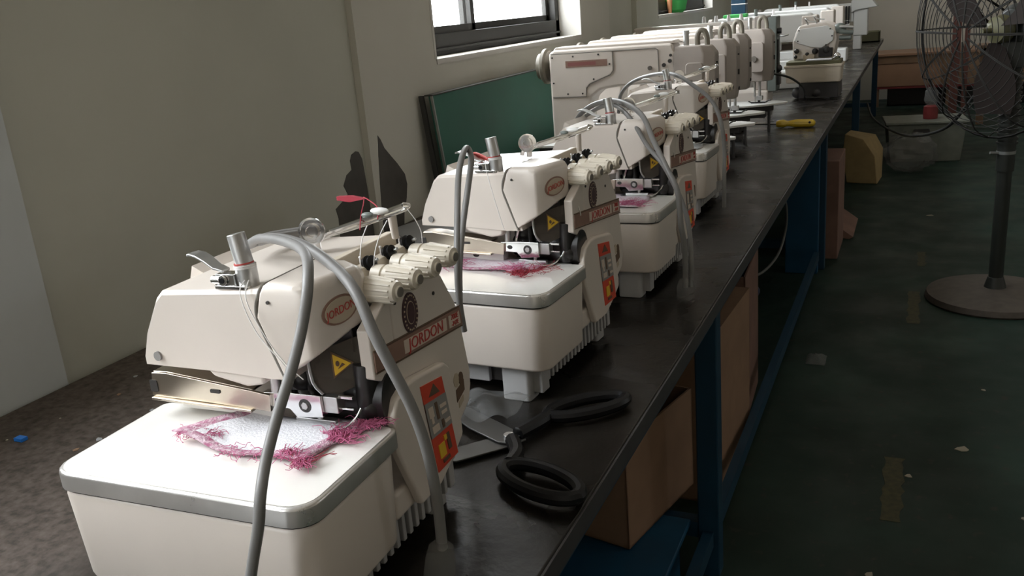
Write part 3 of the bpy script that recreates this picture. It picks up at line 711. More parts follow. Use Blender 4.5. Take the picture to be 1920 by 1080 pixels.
# ================================================================= STRAIGHT STITCH MACHINES
def lockstitch(root, front=True):
    b = B([whitep, castg]); 
    plate = [(-.30, -.085), (.22, -.085), (.29, -.055), (.385, .025), (.385, .045), (.33, .088), (-.30, .088)]
    b.prism(plate, 2, .112, .121); b.build('bed_plate', root, bevel=.002)
    b = B([castg]); b.prism([(-.28, -.07), (.2, -.07), (.28, -.03), (.33, .03), (.30, .07), (-.28, .07)], 2, .085, .112); b.box((-.26, -.055, .0), (.20, .055, .09)); b.box((.20, -.02, .06), (.30, .03, .09)); b.build('bed_casting', root, bevel=.004)
    b = B([castg]); b.cyl((.315, -.01, 0), (.315, -.01, .09), .006, seg=10); b.build('rod', root)
    b = B([cream]); b.prism([(-.230, .121), (-.230, .428), (-.212, .440), (.20, .440), (.21, .41), (.21, .318), (.02, .310), (-.05, .302), (-.085, .275), (-.10, .20), (-.10, .121)], 1, -.050, .050); arm = b.build('arm', root, bevel=.009, seg=3)
    b = B([cream]); b.prism([(-.215, .438), (-.205, .448), (.20, .448), (.21, .438)], 1, -.042, .042); b.build('top_lid', root, bevel=.003)
    # head
    b = B([liver]); b.loft([[(.215, -.047, z0), (.295, -.047, z0), (.325, -.022, z0), (.328, .022, z0), (.30, .047, z0), (.215, .047, z0)] for z0 in (.215,)]+[[(.200, -.052, z0), (.300, -.052, z0), (.333, -.025, z0), (.336, .025, z0), (.305, .052, z0), (.200, .052, z0)] for z0 in (.26, .40)]+[[(.205, -.045, .428), (.29, -.045, .428), (.315, -.02, .424), (.318, .02, .424), (.295, .045, .428), (.205, .045, .428)]])
    hd = b.build('head', root, bevel=.006, seg=3)
    b = B([darkgap]); b.box((.328, -.014, .30), (.339, -.006, .318)); b.box((.325, .0, .245), (.3375, .006, .256)); b.cyl((.33, -.012, .37), (.339, -.012, .37), .003, seg=10); b.build('screw', hd)
    b = B([liver]); b.prism(rrect(.245, .255, .300, .375, .012), 1, -.066, -.050); b.build('tension_cover', root, bevel=.003)
    b = B([groove]); b.cyl((.262, -.072, .31), (.262, -.05, .31), .011, seg=18); b.cyl((.232, -.068, .335), (.232, -.05, .335), .009, seg=18); b.build('tension_disc', root)
    b = B([steel]); b.cyl((.235, 0, .42), (.235, 0, .470), .009, seg=18); b.cyl((.235, 0, .462), (.235, 0, .474), .0105, seg=18); b.build('pressure_screw', root)
    b = B([taupe]); b.tube([(.272, 0, .42), (.272, 0, .455), (.282, 0, .471), (.297, 0, .466), (.303, 0, .445), (.303, 0, .415)], .0085, 10); b.build('take_up_guard', root)
    b = B([steel]); b.cyl((.255, 0, .150), (.255, 0, .23), .0042, seg=12); b.cyl((.275, 0, .145), (.275, 0, .23), .0055, seg=12); b.cyl((.256, 0, .122), (.256, 0, .15), .0016, seg=8); b.box((.262, -.012, .135), (.288, .012, .152)); b.build('needle_bar', root, bevel=.001)
    b = B([blackm]); b.box((.240, -.007, .122), (.300, .007, .127)); b.box((.268, -.006, .127), (.278, .006, .145)); b.tube([(.30, 0, .125), (.315, -.01, .133), (.325, -.02, .135)], .003, 6); b.tube([(.24, 0, .125), (.228, .005, .13)], .003, 6); b.build('presser_foot', root, bevel=.001)
    b = B([taupe, groove]); b.lathe((-.232, 0, .385), (-1, 0, 0), [(0, .012), (.012, .014), (.014, .052), (.020, .060), (.030, .060), (.034, .055), (.036, .047), (.050, .044), (.052, .012)], mi=0, seg=36); b.build('handwheel', root)
    # front panel and its screws
    b = B([cream]); b.prism([(-.222, .283), (-.222, .425), (-.008, .425), (-.002, .42), (-.002, .365), (-.012, .352), (-.05, .338), (-.085, .325), (-.098, .312), (-.100, .283)], 1, -.0525, -.049); p = b.build('side_panel', root, bevel=.001)
    b = B([groove]); b.tube([(-.222, -.0518, .4268), (.145, -.0508, .4268), (.153, -.0508, .421), (.155, -.0508, .335)], .0014, 6, smooth=0); b.tube([(0, -.0518, .4255), (0, -.0518, .364), (-.011, -.0518, .350), (-.05, -.0518, .336), (-.084, -.0518, .323), (-.097, -.0518, .310), (-.099, -.0518, .281), (-.22, -.0518, .281)], .0014, 6, smooth=0); b.build('panel_gap', root)
    for (x, z, r) in ((-.215, .415, .003), (-.140, .416, .003), (-.050, .418, .003), (-.012, .385, .003), (-.215, .330, .003), (-.070, .338, .003), (-.165, .292, .003), (-.112, .292, .003), (.172, .372, .0065), (.192, .384, .0065), (.195, .402, .0045)):
        b = B([darkgap]); b.cyl((x, -.0545, z), (x, -.048, z), r, seg=12); b.build('screw', root)
    b = B([brownred, mat('faded_maroon', (.25, .09, .08), .6)]); b.box((-.168, -.0535, .380), (-.020, -.0523, .402), 0); b.box((-.16, -.0537, .385), (-.06, -.0533, .397), 1); b.build('brand_strip', p)
    b = B([groove]); b.cyl((.125, -.055, .365), (.125, -.049, .365), .007, seg=16); b.build('oil_window', root)
LG = 'straight stitch machines standing across the bench'
l1 = thing('straight_stitch_machine', (-.93, 2.99, TB), 0, 'nearest straight stitch sewing machine, its rusty brand strip and black screws in full view', 'sewing machine', LG)
lockstitch(l1)
LL = [((-.92, 3.32), 'second straight stitch sewing machine, only its head and top seen behind the nearest one'),
      ((-.93, 3.63), 'third straight stitch sewing machine, its narrow head squeezed between two others'),
      ((-.885, 3.95), 'farthest straight stitch sewing machine with its pinkish head clear above a white bed plate')]
for (xy, l) in LL:
    c = copy_tree(l1); c.location = (xy[0], xy[1], TB); c['label'] = l
# white cable loop of bluish tape by machine 4
# ================================================================= FAR MACHINES
t = thing('block_head_machine', (-.95, 4.75, TB), 0, 'cream block shaped machine with tall square column between pinkish head and cream tray', 'sewing machine')
b = B([cream]); b.box((-.42, -.05, .26), (.25, .06, .44)); b.build('arm', t, bevel=.01)
b = B([liver, greenish]); b.box((.20, -.06, .10), (.262, .07, .455), 0); b.box((.262, -.055, .09), (.305, .08, .45), 1); b.build('column', t, bevel=.005)
b = B([cream]); b.box((-.42, -.09, .0), (.27, .09, .10)); b.build('bed', t, bevel=.012)
b = B([blackm]); b.cyl((.304, -.02, .38), (.325, -.02, .38), .015, seg=14); b.ball((.31, -.02, .20), .02); b.box((.303, -.04, .12), (.32, .02, .18)); b.cyl((.307, -.02, .12), (.307, -.02, .34), .005); b.build('thread_take_up', t, bevel=.002)
b = B([steel]); b.tube([(.30, -.02, .36), (.33, -.035, .355), (.36, -.03, .36)], .004, 8); b.build('thread_guide', t)

t = thing('coverstitch_machine', (-.515, 5.10, TB), 0, 'cream coverstitch sewing machine with deep tray and screwed oval head plate, farther along bench', 'sewing machine')
b = B([cream2]); roundbox(b, -.142, 0, .148, .17, .085, .178, .012, er=.006, taper=.006); b.build('side_cover', t)
b = B([olive]); b.prism(rrect(-.136, .006, .142, .17, .012), 2, .178, .196); b.build('cloth_plate', t, bevel=.002)
b = B([cream2]); b.prism(rrect(-.146, -.004, .152, .172, .012), 2, .165, .179); b.build('tray_rim', t, bevel=.003)
b = B([castg]); b.box((-.07, .02, .0), (.13, .30, .088)); b.ball((-.08, .05, .03), .03); b.ball((.02, .03, .03), .025); b.build('base_pan', t, bevel=.004)
b = B([cream]); b.prism([(-.115, .195), (-.12, .29), (-.10, .35), (-.085, .375), (.05, .385), (.10, .365), (.11, .30), (.09, .195)], 1, .14, .36); b.build('body_casting', t, bevel=.01, seg=3)
b = B([whitep]); b.prism([(-.11, .30), (-.085, .36), (.06, .37), (.095, .34), (.09, .29), (.03, .255), (-.02, .262), (-.09, .285)], 1, .128, .142); hp_ = b.build('head_plate', t, bevel=.003)
for (x, z) in ((-.085, .352), (.075, .352), (-.09, .297), (.055, .27), (.085, .315)): b = B([darkgap]); b.cyl((x, .124, z), (x, .130, z), .004, seg=10); b.build('screw', hp_)
b = B([blackm]); b.ball((-.095, .12, .245), .014); b.build('thread_knob', t); b = B([blackm]); b.ball((-.10, .12, .215), .010); b.build('thread_knob', t); b = B([blackm]); b.ball((.0, .12, .24), .016); b.box((.02, .10, .21), (.09, .15, .255)); b.ball((.06, .11, .245), .02); b.ball((-.04, .12, .225), .012); b.build('needle_drive', t, bevel=.003)
b = B([goldish]); b.box((-.06, .11, .196), (.0, .15, .225)); b.build('brass_foot', t, bevel=.003)
b = B([steel]); b.tube([(-.04, .16, .375), (-.055, .15, .41), (-.03, .15, .395), (.0, .15, .392)], .004, 8); b.tube([(.0, .2, .38), (-.015, .19, .42), (.01, .19, .405), (.04, .19, .40)], .004, 8); b.build('thread_guide', t)
b = B([greenish, steel]); b.ball((.12, .17, .35), .035, sc=(1, 1, .8)); b.cyl((.12, .14, .335), (.19, .14, .325), .012, seg=14); b.cyl((.12, .14, .36), (.19, .14, .352), .008, seg=14, mi=1); b.cyl((.12, .16, .30), (.18, .15, .300), .012, seg=14, mi=0); b.build('tension_knob', t)
t2 = tag(B([cloth_m]).box((-.55, 5.11, TB+.197), (-.42, 5.20, TB+.204)).build('cloth_scrap', bevel=.003), 'small bluish white cloth scrap on the far coverstitch machine plate', 'cloth')
b = B([chrome]); b.ball((-.395, 5.15, TB+.215), .018); b.cyl((-.395, 5.15, TB+.197), (-.395, 5.15, TB+.215), .010); o = b.build('thread_bobbin'); tag(o, 'shiny round metal bobbin on right corner of far coverstitch plate', 'bobbin')

def generic(name, loc, label, s=1.):
    t = thing(name, loc, 0, label, 'sewing machine')
    b = B([whitep]); b.prism([(-.30, .10), (-.30, .40), (-.27, .43), (.26, .43), (.30, .40), (.30, .30), (.24, .27), (-.10, .27), (-.16, .22), (-.16, .10)], 1, -.06, .06); b.build('arm', t, bevel=.012, seg=3)
    b = B([whitep]); b.box((-.32, -.09, .0), (.34, .09, .10)); b.build('bed', t, bevel=.01)
    b = B([cream]); b.box((.22, -.066, .20), (.31, .06, .415)); b.build('head', t, bevel=.01)
    b = B([steel]); b.cyl((.26, 0, .1), (.26, 0, .22), .006); b.build('needle_bar', t)
    b = B([liver]); b.lathe((-.30, 0, .37), (-1, 0, 0), [(0, .02), (.01, .06), (.03, .06), (.04, .02)]); b.build('handwheel', t)
    b = B([greenish, thread_w]); b.cyl((-.05, 0, .43), (-.05, 0, .47), .010); b.cyl((.05, .02, .43), (.05, .02, .46), .006, mi=1); b.build('thread_pin', t)
    return t
generic('long_arm_machine', (-.86, 5.75, TB), 'white long arm sewing machine standing just behind the far coverstitch machine')
generic('long_arm_machine', (-.84, 6.65, TB), 'white long arm sewing machine, second behind the far coverstitch machine')
generic('long_arm_machine', (-.85, 7.6, TB), 'white long arm sewing machine, third behind the far coverstitch machine')
t = thing('white_head_machine', (-.55, 8.9, TB), 0, 'white box headed machine with black fins near the far end of the bench', 'sewing machine')
b = B([whitep]); b.prism([(-.02, .32), (-.02, .42), (.0, .44), (.14, .44), (.20, .36), (.02, .34)], 1, -.1, .1); b.build('head_lid', t, bevel=.008)
b = B([whitep]); b.box((.0, -.07, .12), (.12, .08, .35)); b.box((.0, -.06, 0), (.07, .06, .13)); b.box((-.45, -.06, .24), (.0, .06, .40)); b.build('column', t, bevel=.01)
b = B([rubber])
for k in range(5): b.box((-.13+.022*k, -.10, .22), (-.122+.022*k, -.062, .38))
b.build('cooling_fins', t)
b = B([steel]); b.cyl((-.2, -.09, .20), (-.03, -.09, .22), .014); b.cyl((-.2, -.09, .25), (-.03, -.09, .255), .010); b.build('thread_roller', t)
b = B([olive, darkgap]); b.box((-.60, 9.75, TB), (-.362, 10.0, TB+.015)); b.box((-.60, 9.75, TB), (-.362, 9.76, TB+.10)); b.box((-.60, 9.99, TB), (-.362, 10.0, TB+.10)); b.box((-.60, 9.75, TB), (-.59, 10, TB+.10)); b.box((-.372, 9.75, TB), (-.362, 10, TB+.10)); tag(b.build('metal_bin', bevel=.002), 'olive open metal bin standing at the far end corner of the bench', 'bin')
# blue steel post rising through bench back
b = B([blue, thread_w]); b.box((-1.18, 6.42, TB), (-1.085, 6.50, TB+1.9), 0); b.box((-1.182, 6.418, TB+.495), (-1.083, 6.502, TB+.503), 1); tag(b.build('steel_post', bevel=.004), 'tall blue steel post rising from the back of the bench near the second window', 'post')
# white thread stand
t = thing('thread_stand', (-1.08, 5.55, TB), 0, 'pale thread cone stand with four pegs behind the straight stitch machines', 'thread stand')
b = B([whitep]); b.cyl((0, 0, .02), (0, 0, .38), .012); b.build('pole', t)
b = B([castg]); b.cyl((0, 0, 0), (0, 0, .02), .08, .07); b.build('base', t)
b = B([whitep]); b.prism(rrect(-.13, -.09, .14, .09, .02), 2, .345, .40); b.build('tray', t, bevel=.004)
for (x, y) in ((-.09, -.05), (-.02, -.04), (.05, -.03), (.11, .04)):
    b = B([thread_w]); b.cyl((x, y, .40), (x, y, .455), .016, .008, seg=14); b.build('peg', t)
# small bundles on top of the far machines
b = B([greencloth]); b.box((-1.10, 5.71, TB+.4305), (-.96, 5.79, TB+.450)); tag(b.build('folded_cloth', bevel=.006), 'green folded cloth on top of the first white long arm machine', 'cloth')
# green and orange thing on second window sill
b = B([greencloth, orangem]); b.lathe((XW-.06, 5.98, TB+.482), (0, 0, 1), [(0, .055), (.02, .075), (.13, .10), (.16, .105)]); b.lathe((XW-.06, 5.87, TB+.484), (0, 0, 1), [(0, .012), (.05, .016), (.15, .02), (.16, .01)], mi=1)
tag(b.build('green_bucket'), 'bright green tub with orange side on the sill of the second window', 'tub')

# ================================================================= LEANING BOARD, SHEET, SMALL THINGS
t = thing('green_board', (0, 0, 0), 0, 'large green board in aluminium edging leaning on the wall under the window', 'board')
xa, xb = XW+.085, XW+.050
def lean(y0, y1, z0, z1, t0, t1, m, nm, bev=.001):
    b = B(m)
    def P(y, z, t):
        k = (z)/.36; return (xa*(1-k)+xb*k+t, y, TB+z)
    vs = [b.bm.verts.new(P(y, z, t)) for y in (y0, y1) for z in (z0, z1) for t in (t0, t1)]
    for q in [(0, 1, 3, 2), (4, 6, 7, 5), (0, 4, 5, 1), (2, 3, 7, 6), (0, 2, 6, 4), (1, 5, 7, 3)]: b.bm.faces.new([vs[i] for i in q])
    return b.build(nm, t_par, bevel=bev)
t_par = t
lean(2.422, 3.75, .012, .354, 0, .016, [green_board], 'panel')
lean(2.416, 2.422, .002, .358, .009, .017, [alum], 'edging'); lean(2.415, 3.76, .354, .358, -.010, .018, [frame_m], 'top_edging'); lean(2.415, 3.76, .0, .012, -.002, .018, [alum], 'edging'); lean(2.410, 2.420, .0, .356, -.028, -.012, [frame_m], 'shadow_strip')  # dark strip behind the left edge paints the board's shadow gap
b = B([greysheet]); b.prism([(-1.378, 2.15), (-1.20, 2.0), (-.90, 1.96), (-.88, 2.22), (-1.10, 2.43), (-1.30, 2.43)], 2, TB, TB+.006); tag(b.build('plastic_sheet', bevel=.001), 'pale grey flat sheet lying on the bench behind the second overlock machine', 'sheet')
b = B([bluebit]); b.box((-1.268, .83, TB), (-1.250, .842, TB+.006), 0, ); tag(b.build('plastic_clip', bevel=.001), 'tiny bright blue plastic bit on the brown bench top near the wall', 'clip')
b = B([paperm]); b.ball((-1.282, .829, TB+.0015), .0022, sc=(1, 1, .5)); tag(b.build('lint_speck'), 'tiny white speck beside the blue plastic bit on the bench', 'lint')
rnd = random.Random(3)
for k in range(14):
    x = rnd.uniform(-1.36, -1.02); y = rnd.uniform(.78, 1.35); r = rnd.uniform(.003, .007)
    b = B([rnd.choice([paperm, card, greysheet])]); b.prism([(x+r*math.cos(a)*rnd.uniform(.5, 1.2), y+r*math.sin(a)*rnd.uniform(.5, 1.2)) for a in (0, 1.2, 2.5, 3.8, 5.1)], 2, TB, TB+.001)
    tag(b.build('thread_lint'), 'one of the fine lint crumbs scattered on the brown bench top by the wall', 'lint', 'lint crumbs on the bench by the wall')
# scissors
t = thing('tailor_scissors', (-.505, 1.024, TB), 0, 'big tailor scissors with black handles lying open between first two overlock machines', 'scissors')
def loc2(p, z=0.): return (p[0]+.505, p[1]-1.024, z)
def blade(pts, z, m, nm):
    b = B([m]); b.prism([(p[0]+.505, p[1]-1.024) for p in pts], 2, z, z+.003); return b.build(nm, t, bevel=.001)
blade([(-.600, .940), (-.545, .945), (-.49, 1.005), (-.478, 1.03), (-.495, 1.04), (-.52, 1.03), (-.56, .985)], .004, bladest, 'blade')
blade([(-.640, 1.085), (-.605, 1.10), (-.53, 1.06), (-.485, 1.035), (-.49, 1.005), (-.51, 1.005), (-.57, 1.035)], .008, bladest, 'blade')
b = B([chrome]); b.cyl((0.005, -.003, .004), (.005, -.003, .016), .008, seg=16); b.build('pivot_screw', t, bevel=.001)
def loop(c, a, bb, ang, r, z, stem, nm):
    b = B([rubber]); pts = []
    for (x, y) in ell(c[0]+.505, c[1]-1.024, a, bb, 16, ang): pts.append((x, y, z))
    b.tube(pts, r, 10, closed=True, smooth=4); b.tube([loc2(p, z) for p in stem], r*1.1, 10); return b.build(nm, t)
loop((-.410, .915), .062, .027, -.38, .0095, .014, [(-.49, 1.01), (-.468, .975), (-.465, .945)], 'handle')
loop((-.425, 1.140), .062, .024, .75, .0095, .013, [(-.49, 1.03), (-.475, 1.07), (-.468, 1.10)], 'handle')
b = B([clearp])
def fnb(s, tt): return (-.61+s*.10, 1.04+tt*.09, TB+.026+.008*math.sin(s*9)*math.cos(tt*8)+.014*math.sin(s*3.14)*math.sin(tt*3.14))
sheetmesh(b, 16, 14, fnb); tag(b.build('plastic_bag', solid=.0008), 'crumpled clear plastic bag beside the scissor blades on the bench', 'bag')
# screwdriver with amber handle
t = thing('screwdriver', (-.62, 4.06, TB), 0, 'screwdriver with chunky yellow handle lying on the black bench near its edge', 'screwdriver')
b = B([yhandle]); b.lathe((.065, 0, .017), (1, 0, 0), [(0, .012), (.01, .016), (.03, .017), (.045, .012), (.055, .0125), (.08, .017), (.14, .017), (.155, .014), (.162, .006)], seg=10); b.build('handle', t)
b = B([chrome]); b.cyl((-.095, 0, .017), (.066, 0, .017), .0038, seg=12); b.build('shaft', t)
b = B([rubber]); b.cyl((.205, -.0165, .022), (.205, -.0185, .022), .005, seg=10); b.build('hanging_hole', t)
# black cables near far machines
b = B([cable_b]); b.tube([(-.565, 4.02, TB+.235), (-.52, 4.2, TB+.20), (-.50, 4.5, TB+.13), (-.52, 4.8, TB+.06), (-.54, 5.0, TB+.02), (-.50, 5.05, TB+.012), (-.45, 5.04, TB+.012), (-.42, 5.03, TB+.010)], .005, 8); tag(b.build('black_cable'), 'black cable running down from the pinkish head to beneath the coverstitch machine', 'cable')

# ================================================================= UNDER THE BENCH
def cbox(name, x0, y0, x1, y1, z0, z1, m, label, rz=0., flaps=True):
    cx, cy = (x0+x1)/2, (y0+y1)/2
    t = thing(name, (cx, cy, z0), rz, label, 'box'); hx, hy, h = (x1-x0)/2, (y1-y0)/2, z1-z0
    b = B([m]); th = .005
    b.box((-hx, -hy, 0), (hx, hy, th)); b.box((-hx, -hy, 0), (-hx+th, hy, h)); b.box((hx-th, -hy, 0), (hx, hy, h)); b.box((-hx, -hy, 0), (hx, -hy+th, h)); b.box((-hx, hy-th, 0), (hx, hy, h)); b.build('carton_body', t)
    if flaps:
        b = B([m]); b.prism([(-hx, h), (-hx, h+.004), (hx*.1, h+.03), (hx*.1, h+.026)], 1, -hy, hy); b.build('flap', t)
        b = B([m]); b.prism([(hx, h), (hx, h+.004), (hx*.1, h+.006), (hx*.1, h+.002)], 1, -hy, hy); b.build('flap', t)
    return t
cbox('cardboard_box', -.86, 1.70, -.50, 2.03, .158, .42, card, 'nearest cardboard box below the bench, turned askew on the edge of the blue crate', -.22, False)
cbox('cardboard_box', -.88, 2.17, -.43, 2.55, .0, .50, card, 'tall cardboard box below the bench just behind the first blue leg', -.05)
cbox('cardboard_box', -.86, 2.64, -.46, 3.0, .0, .50, cardpink, 'reddish cardboard box below the bench, behind the tall brown one', .05, False)
b = B([cable_b]); b.tube([(-.62, 1.80, .426), (-.58, 1.86, .434), (-.55, 1.90, .434), (-.52, 1.93, .427)], .004, 8); tag(b.build('loose_cord'), 'short dark cord curling over the nearest cardboard box', 'cord')
b = B([bluep])
b.box((-.94, 1.02, .0), (-.46, 1.80, .01)); b.box((-.94, 1.02, 0), (-.93, 1.80, .14)); b.box((-.47, 1.02, 0), (-.46, 1.80, .14)); b.box((-.94, 1.02, 0), (-.46, 1.03, .14)); b.box((-.94, 1.79, 0), (-.46, 1.80, .14))
b.box((-.96, 1.00, .14), (-.44, 1.83, .155))
tag(b.build('blue_crate', bevel=.003), 'low lidded blue plastic crate on the floor under the bench before the first leg', 'crate')
t = thing('blue_drum', (-.74, 3.45, 0), 0, 'deep blue drum standing below the bench under the motor box', 'drum')
b = B([bluedk]); b.lathe((0, 0, 0), (0, 0, 1), [(0, .19), (.01, .20), (.18, .20), (.185, .208), (.195, .20), (.38, .20), (.385, .208), (.395, .20), (.48, .20), (.49, .17), (.49, .02)], seg=36); b.build('drum_body', t)
t = thing('motor_box', (-.53, 3.10, TB-.225), 0, 'small pale metal control box hung beneath the bench edge with a grey cord loop', 'control box')
b = B([alum]); b.box((-.07, -.14, .0), (.06, .16, .035)); b.build('case', t, bevel=.003)
b = B([castg]); b.box((-.05, -.10, .035), (.0, .12, .18)); b.build('hanger', t)
b = B([mat('dull_grey_cord', (.12, .12, .115), .5)]); b.tube([(.05, .14, .03), (.09, .20, .10), (.10, .32, .02), (.09, .38, -.09), (.07, .30, -.17), (.03, .12, -.19), (-.02, -.05, -.14)], .005, 8); b.build('cord', t)
b = B([cardpink]); b.box((-.50, 4.62, .0), (-.33, 5.0, .50)); tag(b.build('cardboard_roll_box', bevel=.004), 'upright pinkish carton jutting out below the bench past the second blue leg', 'box')
b = B([cardpink]); b.prism([(-.50, .03), (-.30, .0), (-.28, .012), (-.40, .10), (-.50, .11)], 1, 5.02, 5.45); tag(b.build('torn_cardboard'), 'crumpled torn cardboard piece on the floor at the bench foot', 'cardboard')
b = B([bluep]); b.box((-.55, 4.35, .0), (-.40, 4.40, .62)); tag(b.build('metal_sheet', bevel=.002), 'narrow blue metal sheet standing below the bench edge near the second leg', 'panel')
b = B([clearp])
sheetmesh(b, 10, 10, lambda s, q: (-.33+s*.07, 3.20+q*.10, .004+.018*math.sin(s*3.14)*math.sin(q*3.14)+.006*math.sin(s*11)*math.sin(q*9))); tag(b.build('plastic_wrapper', solid=.0008), 'small clear wrapper on the green floor beside the bench', 'wrapper')
b = B([kraft]); b.loft([[(-.42, 6.55, 0), (-.22, 6.5, 0), (-.20, 6.75, 0), (-.40, 6.8, 0)], [(-.45, 6.52, .20), (-.24, 6.5, .19), (-.20, 6.80, .20), (-.42, 6.82, .22)], [(-.44, 6.55, .34), (-.32, 6.50, .31), (-.25, 6.78, .30), (-.42, 6.80, .33)]]); tag(b.build('paper_bag', bevel=.006), 'yellowish brown paper bag standing on the floor by the bench', 'bag')
b = B([plast])
rnd = random.Random(5)
b.ball((-.03, 6.95, .14), .17, sc=(1.05, 1, .78), n=26)
for v in b.bm.verts:
    d = (v.co-Vector((-.03, 6.95, .14))); v.co += d*rnd.uniform(-.16, .16); v.co.z = max(v.co.z, .003)
tag(b.build('plastic_sack', angle=5), 'crumpled clear plastic sack on the floor between paper bag and grey bin', 'bag')
t = thing('grey_bin', (.06, 7.5, 0), .1, 'low grey green plastic bin on the floor before the wooden counter', 'bin')
b = B([binm]); b.loft([[(-.24, -.16, 0), (.24, -.16, 0), (.24, .16, 0), (-.24, .16, 0)], [(-.27, -.19, .30), (.27, -.19, .30), (.27, .19, .30), (-.27, .19, .30)]]); b.box((-.285, -.205, .285), (.285, .205, .305)); b.build('bin_body', t, bevel=.006)
b = B([darkgap]); b.prism(rrect(-.09, .22, .02, .25, .012), 1, -.200, -.180); b.build('hand_slot', t)
b = B([redpl, plast]); b.lathe((.10, 7.47, .306), (0, 0, 1), [(0, .05), (.03, .052), (.09, .05), (.10, .03)], mi=0); b.lathe((.10, 7.47, .407), (0, 0, 1), [(0, .03), (.03, .05), (.10, .045), (.13, .02)], mi=1); tag(b.build('red_bottle'), 'red based clear bottle standing on the grey bin', 'bottle')
# yellow floor marks and scraps
for (x, y, w, l, lab) in ((.035, 3.93, .035, .12, 'worn yellow paint dash on the green floor left of the fan base'), (.055, 4.75, .03, .08, 'short worn yellow paint dash farther along the green floor')):
    pass
rnd = random.Random(9)
def paint(x, y, w, l, nm, lab):
    b = B([mat('worn_yellow_paint', (.055, .052, .014), .6, noise=.5, nscale=60)]); n = 14; L = []; R = []
    for i in range(n): L.append((x-w/2+rnd.uniform(-.006, .006), y+l*i/(n-1))); R.append((x+w/2+rnd.uniform(-.006, .006), y+l*i/(n-1)))
    b.prism(L+R[::-1], 2, 0, .0008); o = b.build(nm); o['kind'] = 'structure'
paint(.03, 3.72, .045, .42, 'trim_1', ''); paint(.06, 4.55, .035, .25, 'trim_2', ''); paint(-.01, 2.2, .05, .35, 'trim_3', '')
for k, (x, y, s) in enumerate(((.17, 2.65, .018), (.03, 2.45, .010), (.25, 3.1, .008), (-.05, 1.95, .012), (.3, 2.3, .009), (.1, 5.6, .02))):
    b = B([paperm]); b.prism([(x+s*math.cos(a)*rnd.uniform(.6, 1.3), y+s*math.sin(a)*rnd.uniform(.6, 1.3)) for a in (0, 1.1, 2.3, 3.4, 4.6, 5.6)], 2, 0, .002)
    tag(b.build('paper_scrap'), 'one of the small pale scraps littering the green floor', 'scrap', 'pale scraps on the green floor')

# ================================================================= FAN
F = Vector((.34, 4.09, 0))
t = thing('pedestal_fan', F, 0, 'black industrial pedestal fan with large wire cage and round dusty base in the aisle', 'fan')
b = B([fan_base]); b.lathe((0, 0, 0), (0, 0, 1), [(0, .265), (.008, .27), (.03, .262), (.045, .20), (.055, .06), (.056, .03)], seg=48); b.build('base', t)
b = B([fan_blk]); b.cyl((0, 0, .05), (0, 0, .62), .028, seg=20); b.cyl((0, 0, .05), (0, 0, .10), .045, .030, seg=20); b.build('pole', t, bevel=.002)
b = B([fan_blk]); b.cyl((0, 0, .55), (0, 0, 1.0), .034, seg=20)
for k in range(16): b.cyl((0, 0, .66+k*.018), (0, 0, .668+k*.018), .040, seg=20)
b.build('grip_sleeve', t)
b = B([alum]); b.cyl((-.03, -.02, .625), (-.06, -.03, .628), .006, seg=10); b.cyl((0, 0, .62), (0, 0, .632), .036, seg=20); b.build('clamp_screw', t)
hub = Vector((-.02, 0, 1.11)); ax = Vector((-.78, -.60, -.02)).normalized()
e1 = ax.cross(Vector((0, 0, 1))).normalized(); e2 = e1.cross(ax)
RC = .415; fc_ = hub+ax*.20
def cg(r, a, d): return hub+ax*d+(e1*math.cos(a)+e2*math.sin(a))*r
def ringt(b, r, d, w, n=40): b.tube([cg(r, 2*math.pi*i/n, d) for i in range(n)], w, 6, closed=True, smooth=1)
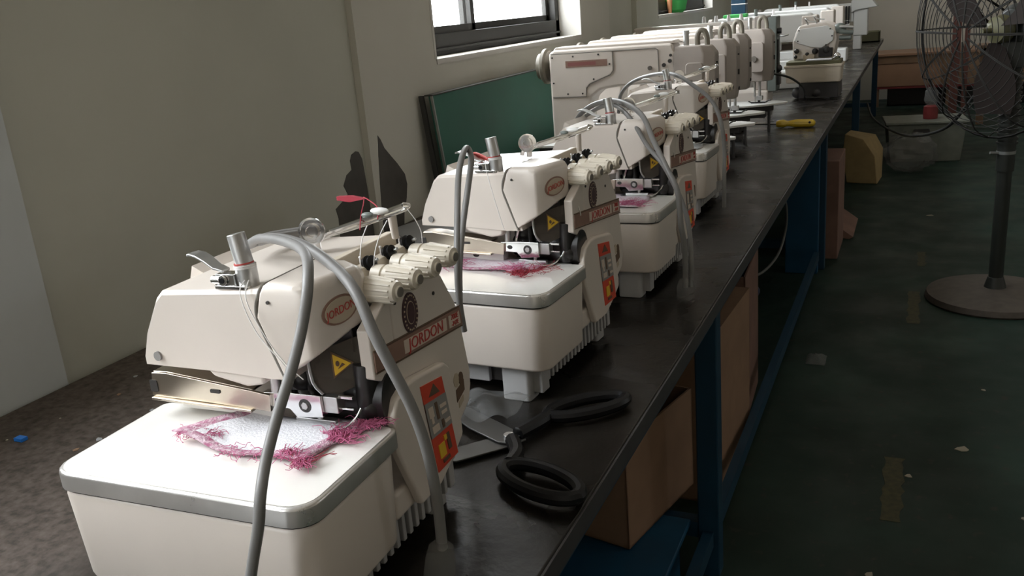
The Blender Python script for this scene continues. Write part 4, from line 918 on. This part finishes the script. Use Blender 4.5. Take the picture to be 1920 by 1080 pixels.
b = B([fan_blk]); b.lathe(hub-ax*.17, ax, [(0, .04), (.01, .075), (.03, .09), (.15, .09), (.17, .07), (.18, .03)]); b.box((-.05, -.04, .96), (.05, .04, 1.06)); b.build('motor', t, bevel=.003)
b = B([olive]); b.lathe(hub+ax*.02, ax, [(0, .05), (.02, .055), (.05, .05), (.07, .02)]); b.cyl(hub+ax*.08, hub+ax*.13, .010); b.build('hub_cap', t)
for k in range(3):
    b = B([bladem]); a0 = k*2*math.pi/3+.5
    rr = []
    for i in range(8):
        r = .05+.28*i/7; w = .10+.30*math.sin(math.pi*(.15+.75*i/7))
        rr.append([cg(r, a0-w, .055-.02), cg(r, a0+w, .055+.03), cg(r, a0+w, .058+.03), cg(r, a0-w, .058-.02)])
    b.loft(rr); o = b.build('fan_blade', t)
for nm, sgn in (('front_cage', 1), ('rear_cage', -1)):
    b = B([wire_m]); prof = lambda r: .075+sgn*(.14*math.sqrt(max(0, 1-(r/RC)**2)) if r < RC else 0)
    for i in range(15):
        r = .07+(RC-.07)*(i/14); ringt(b, r, prof(r), .0016 if i < 14 else .005)
    for k in range(12):
        a = 2*math.pi*k/12
        for da in (0, .10):
            b.tube([cg(r, a+da*(1-r/RC)*.5, prof(r)) for r in (.03, .12, .21, .29, .35, .385, RC)], .0026, 6, smooth=3)
    b.build(nm, t)
b = B([cable_b]); b.tube([(-.37, 8.0, .366), (-.278, 7.2, .341), (-.06, 6.2, .376), (.133, 5.3, .542), (.223, 4.8, .734), (.30, 4.42, .93), (.33, 4.25, 1.04)], .008, 8); tag(b.build('fan_cord'), 'dark cord sagging from the bench leg to the pedestal fan', 'cord')
b = B([redwood]); b.box((.26, 9.0, .0), (.33, 9.06, 1.12)); b.box((.36, 9.0, .0), (.40, 9.06, 1.12)); b.box((.26, 9.0, 1.05), (.40, 9.06, 1.13)); tag(b.build('rack_post', bevel=.003), 'rust red steel upright seen through the fan cage before the far wall', 'post')
b = B([wood_d]); b.box((.5, 9.2, 0), (.56, 9.26, .7)); b.box((.5, 9.2, .62), (1.6, 9.8, .68)); b.box((1.54, 9.2, 0), (1.6, 9.26, .7)); tag(b.build('side_table', bevel=.003), 'low dark wooden table behind the fan near the far wall', 'table')
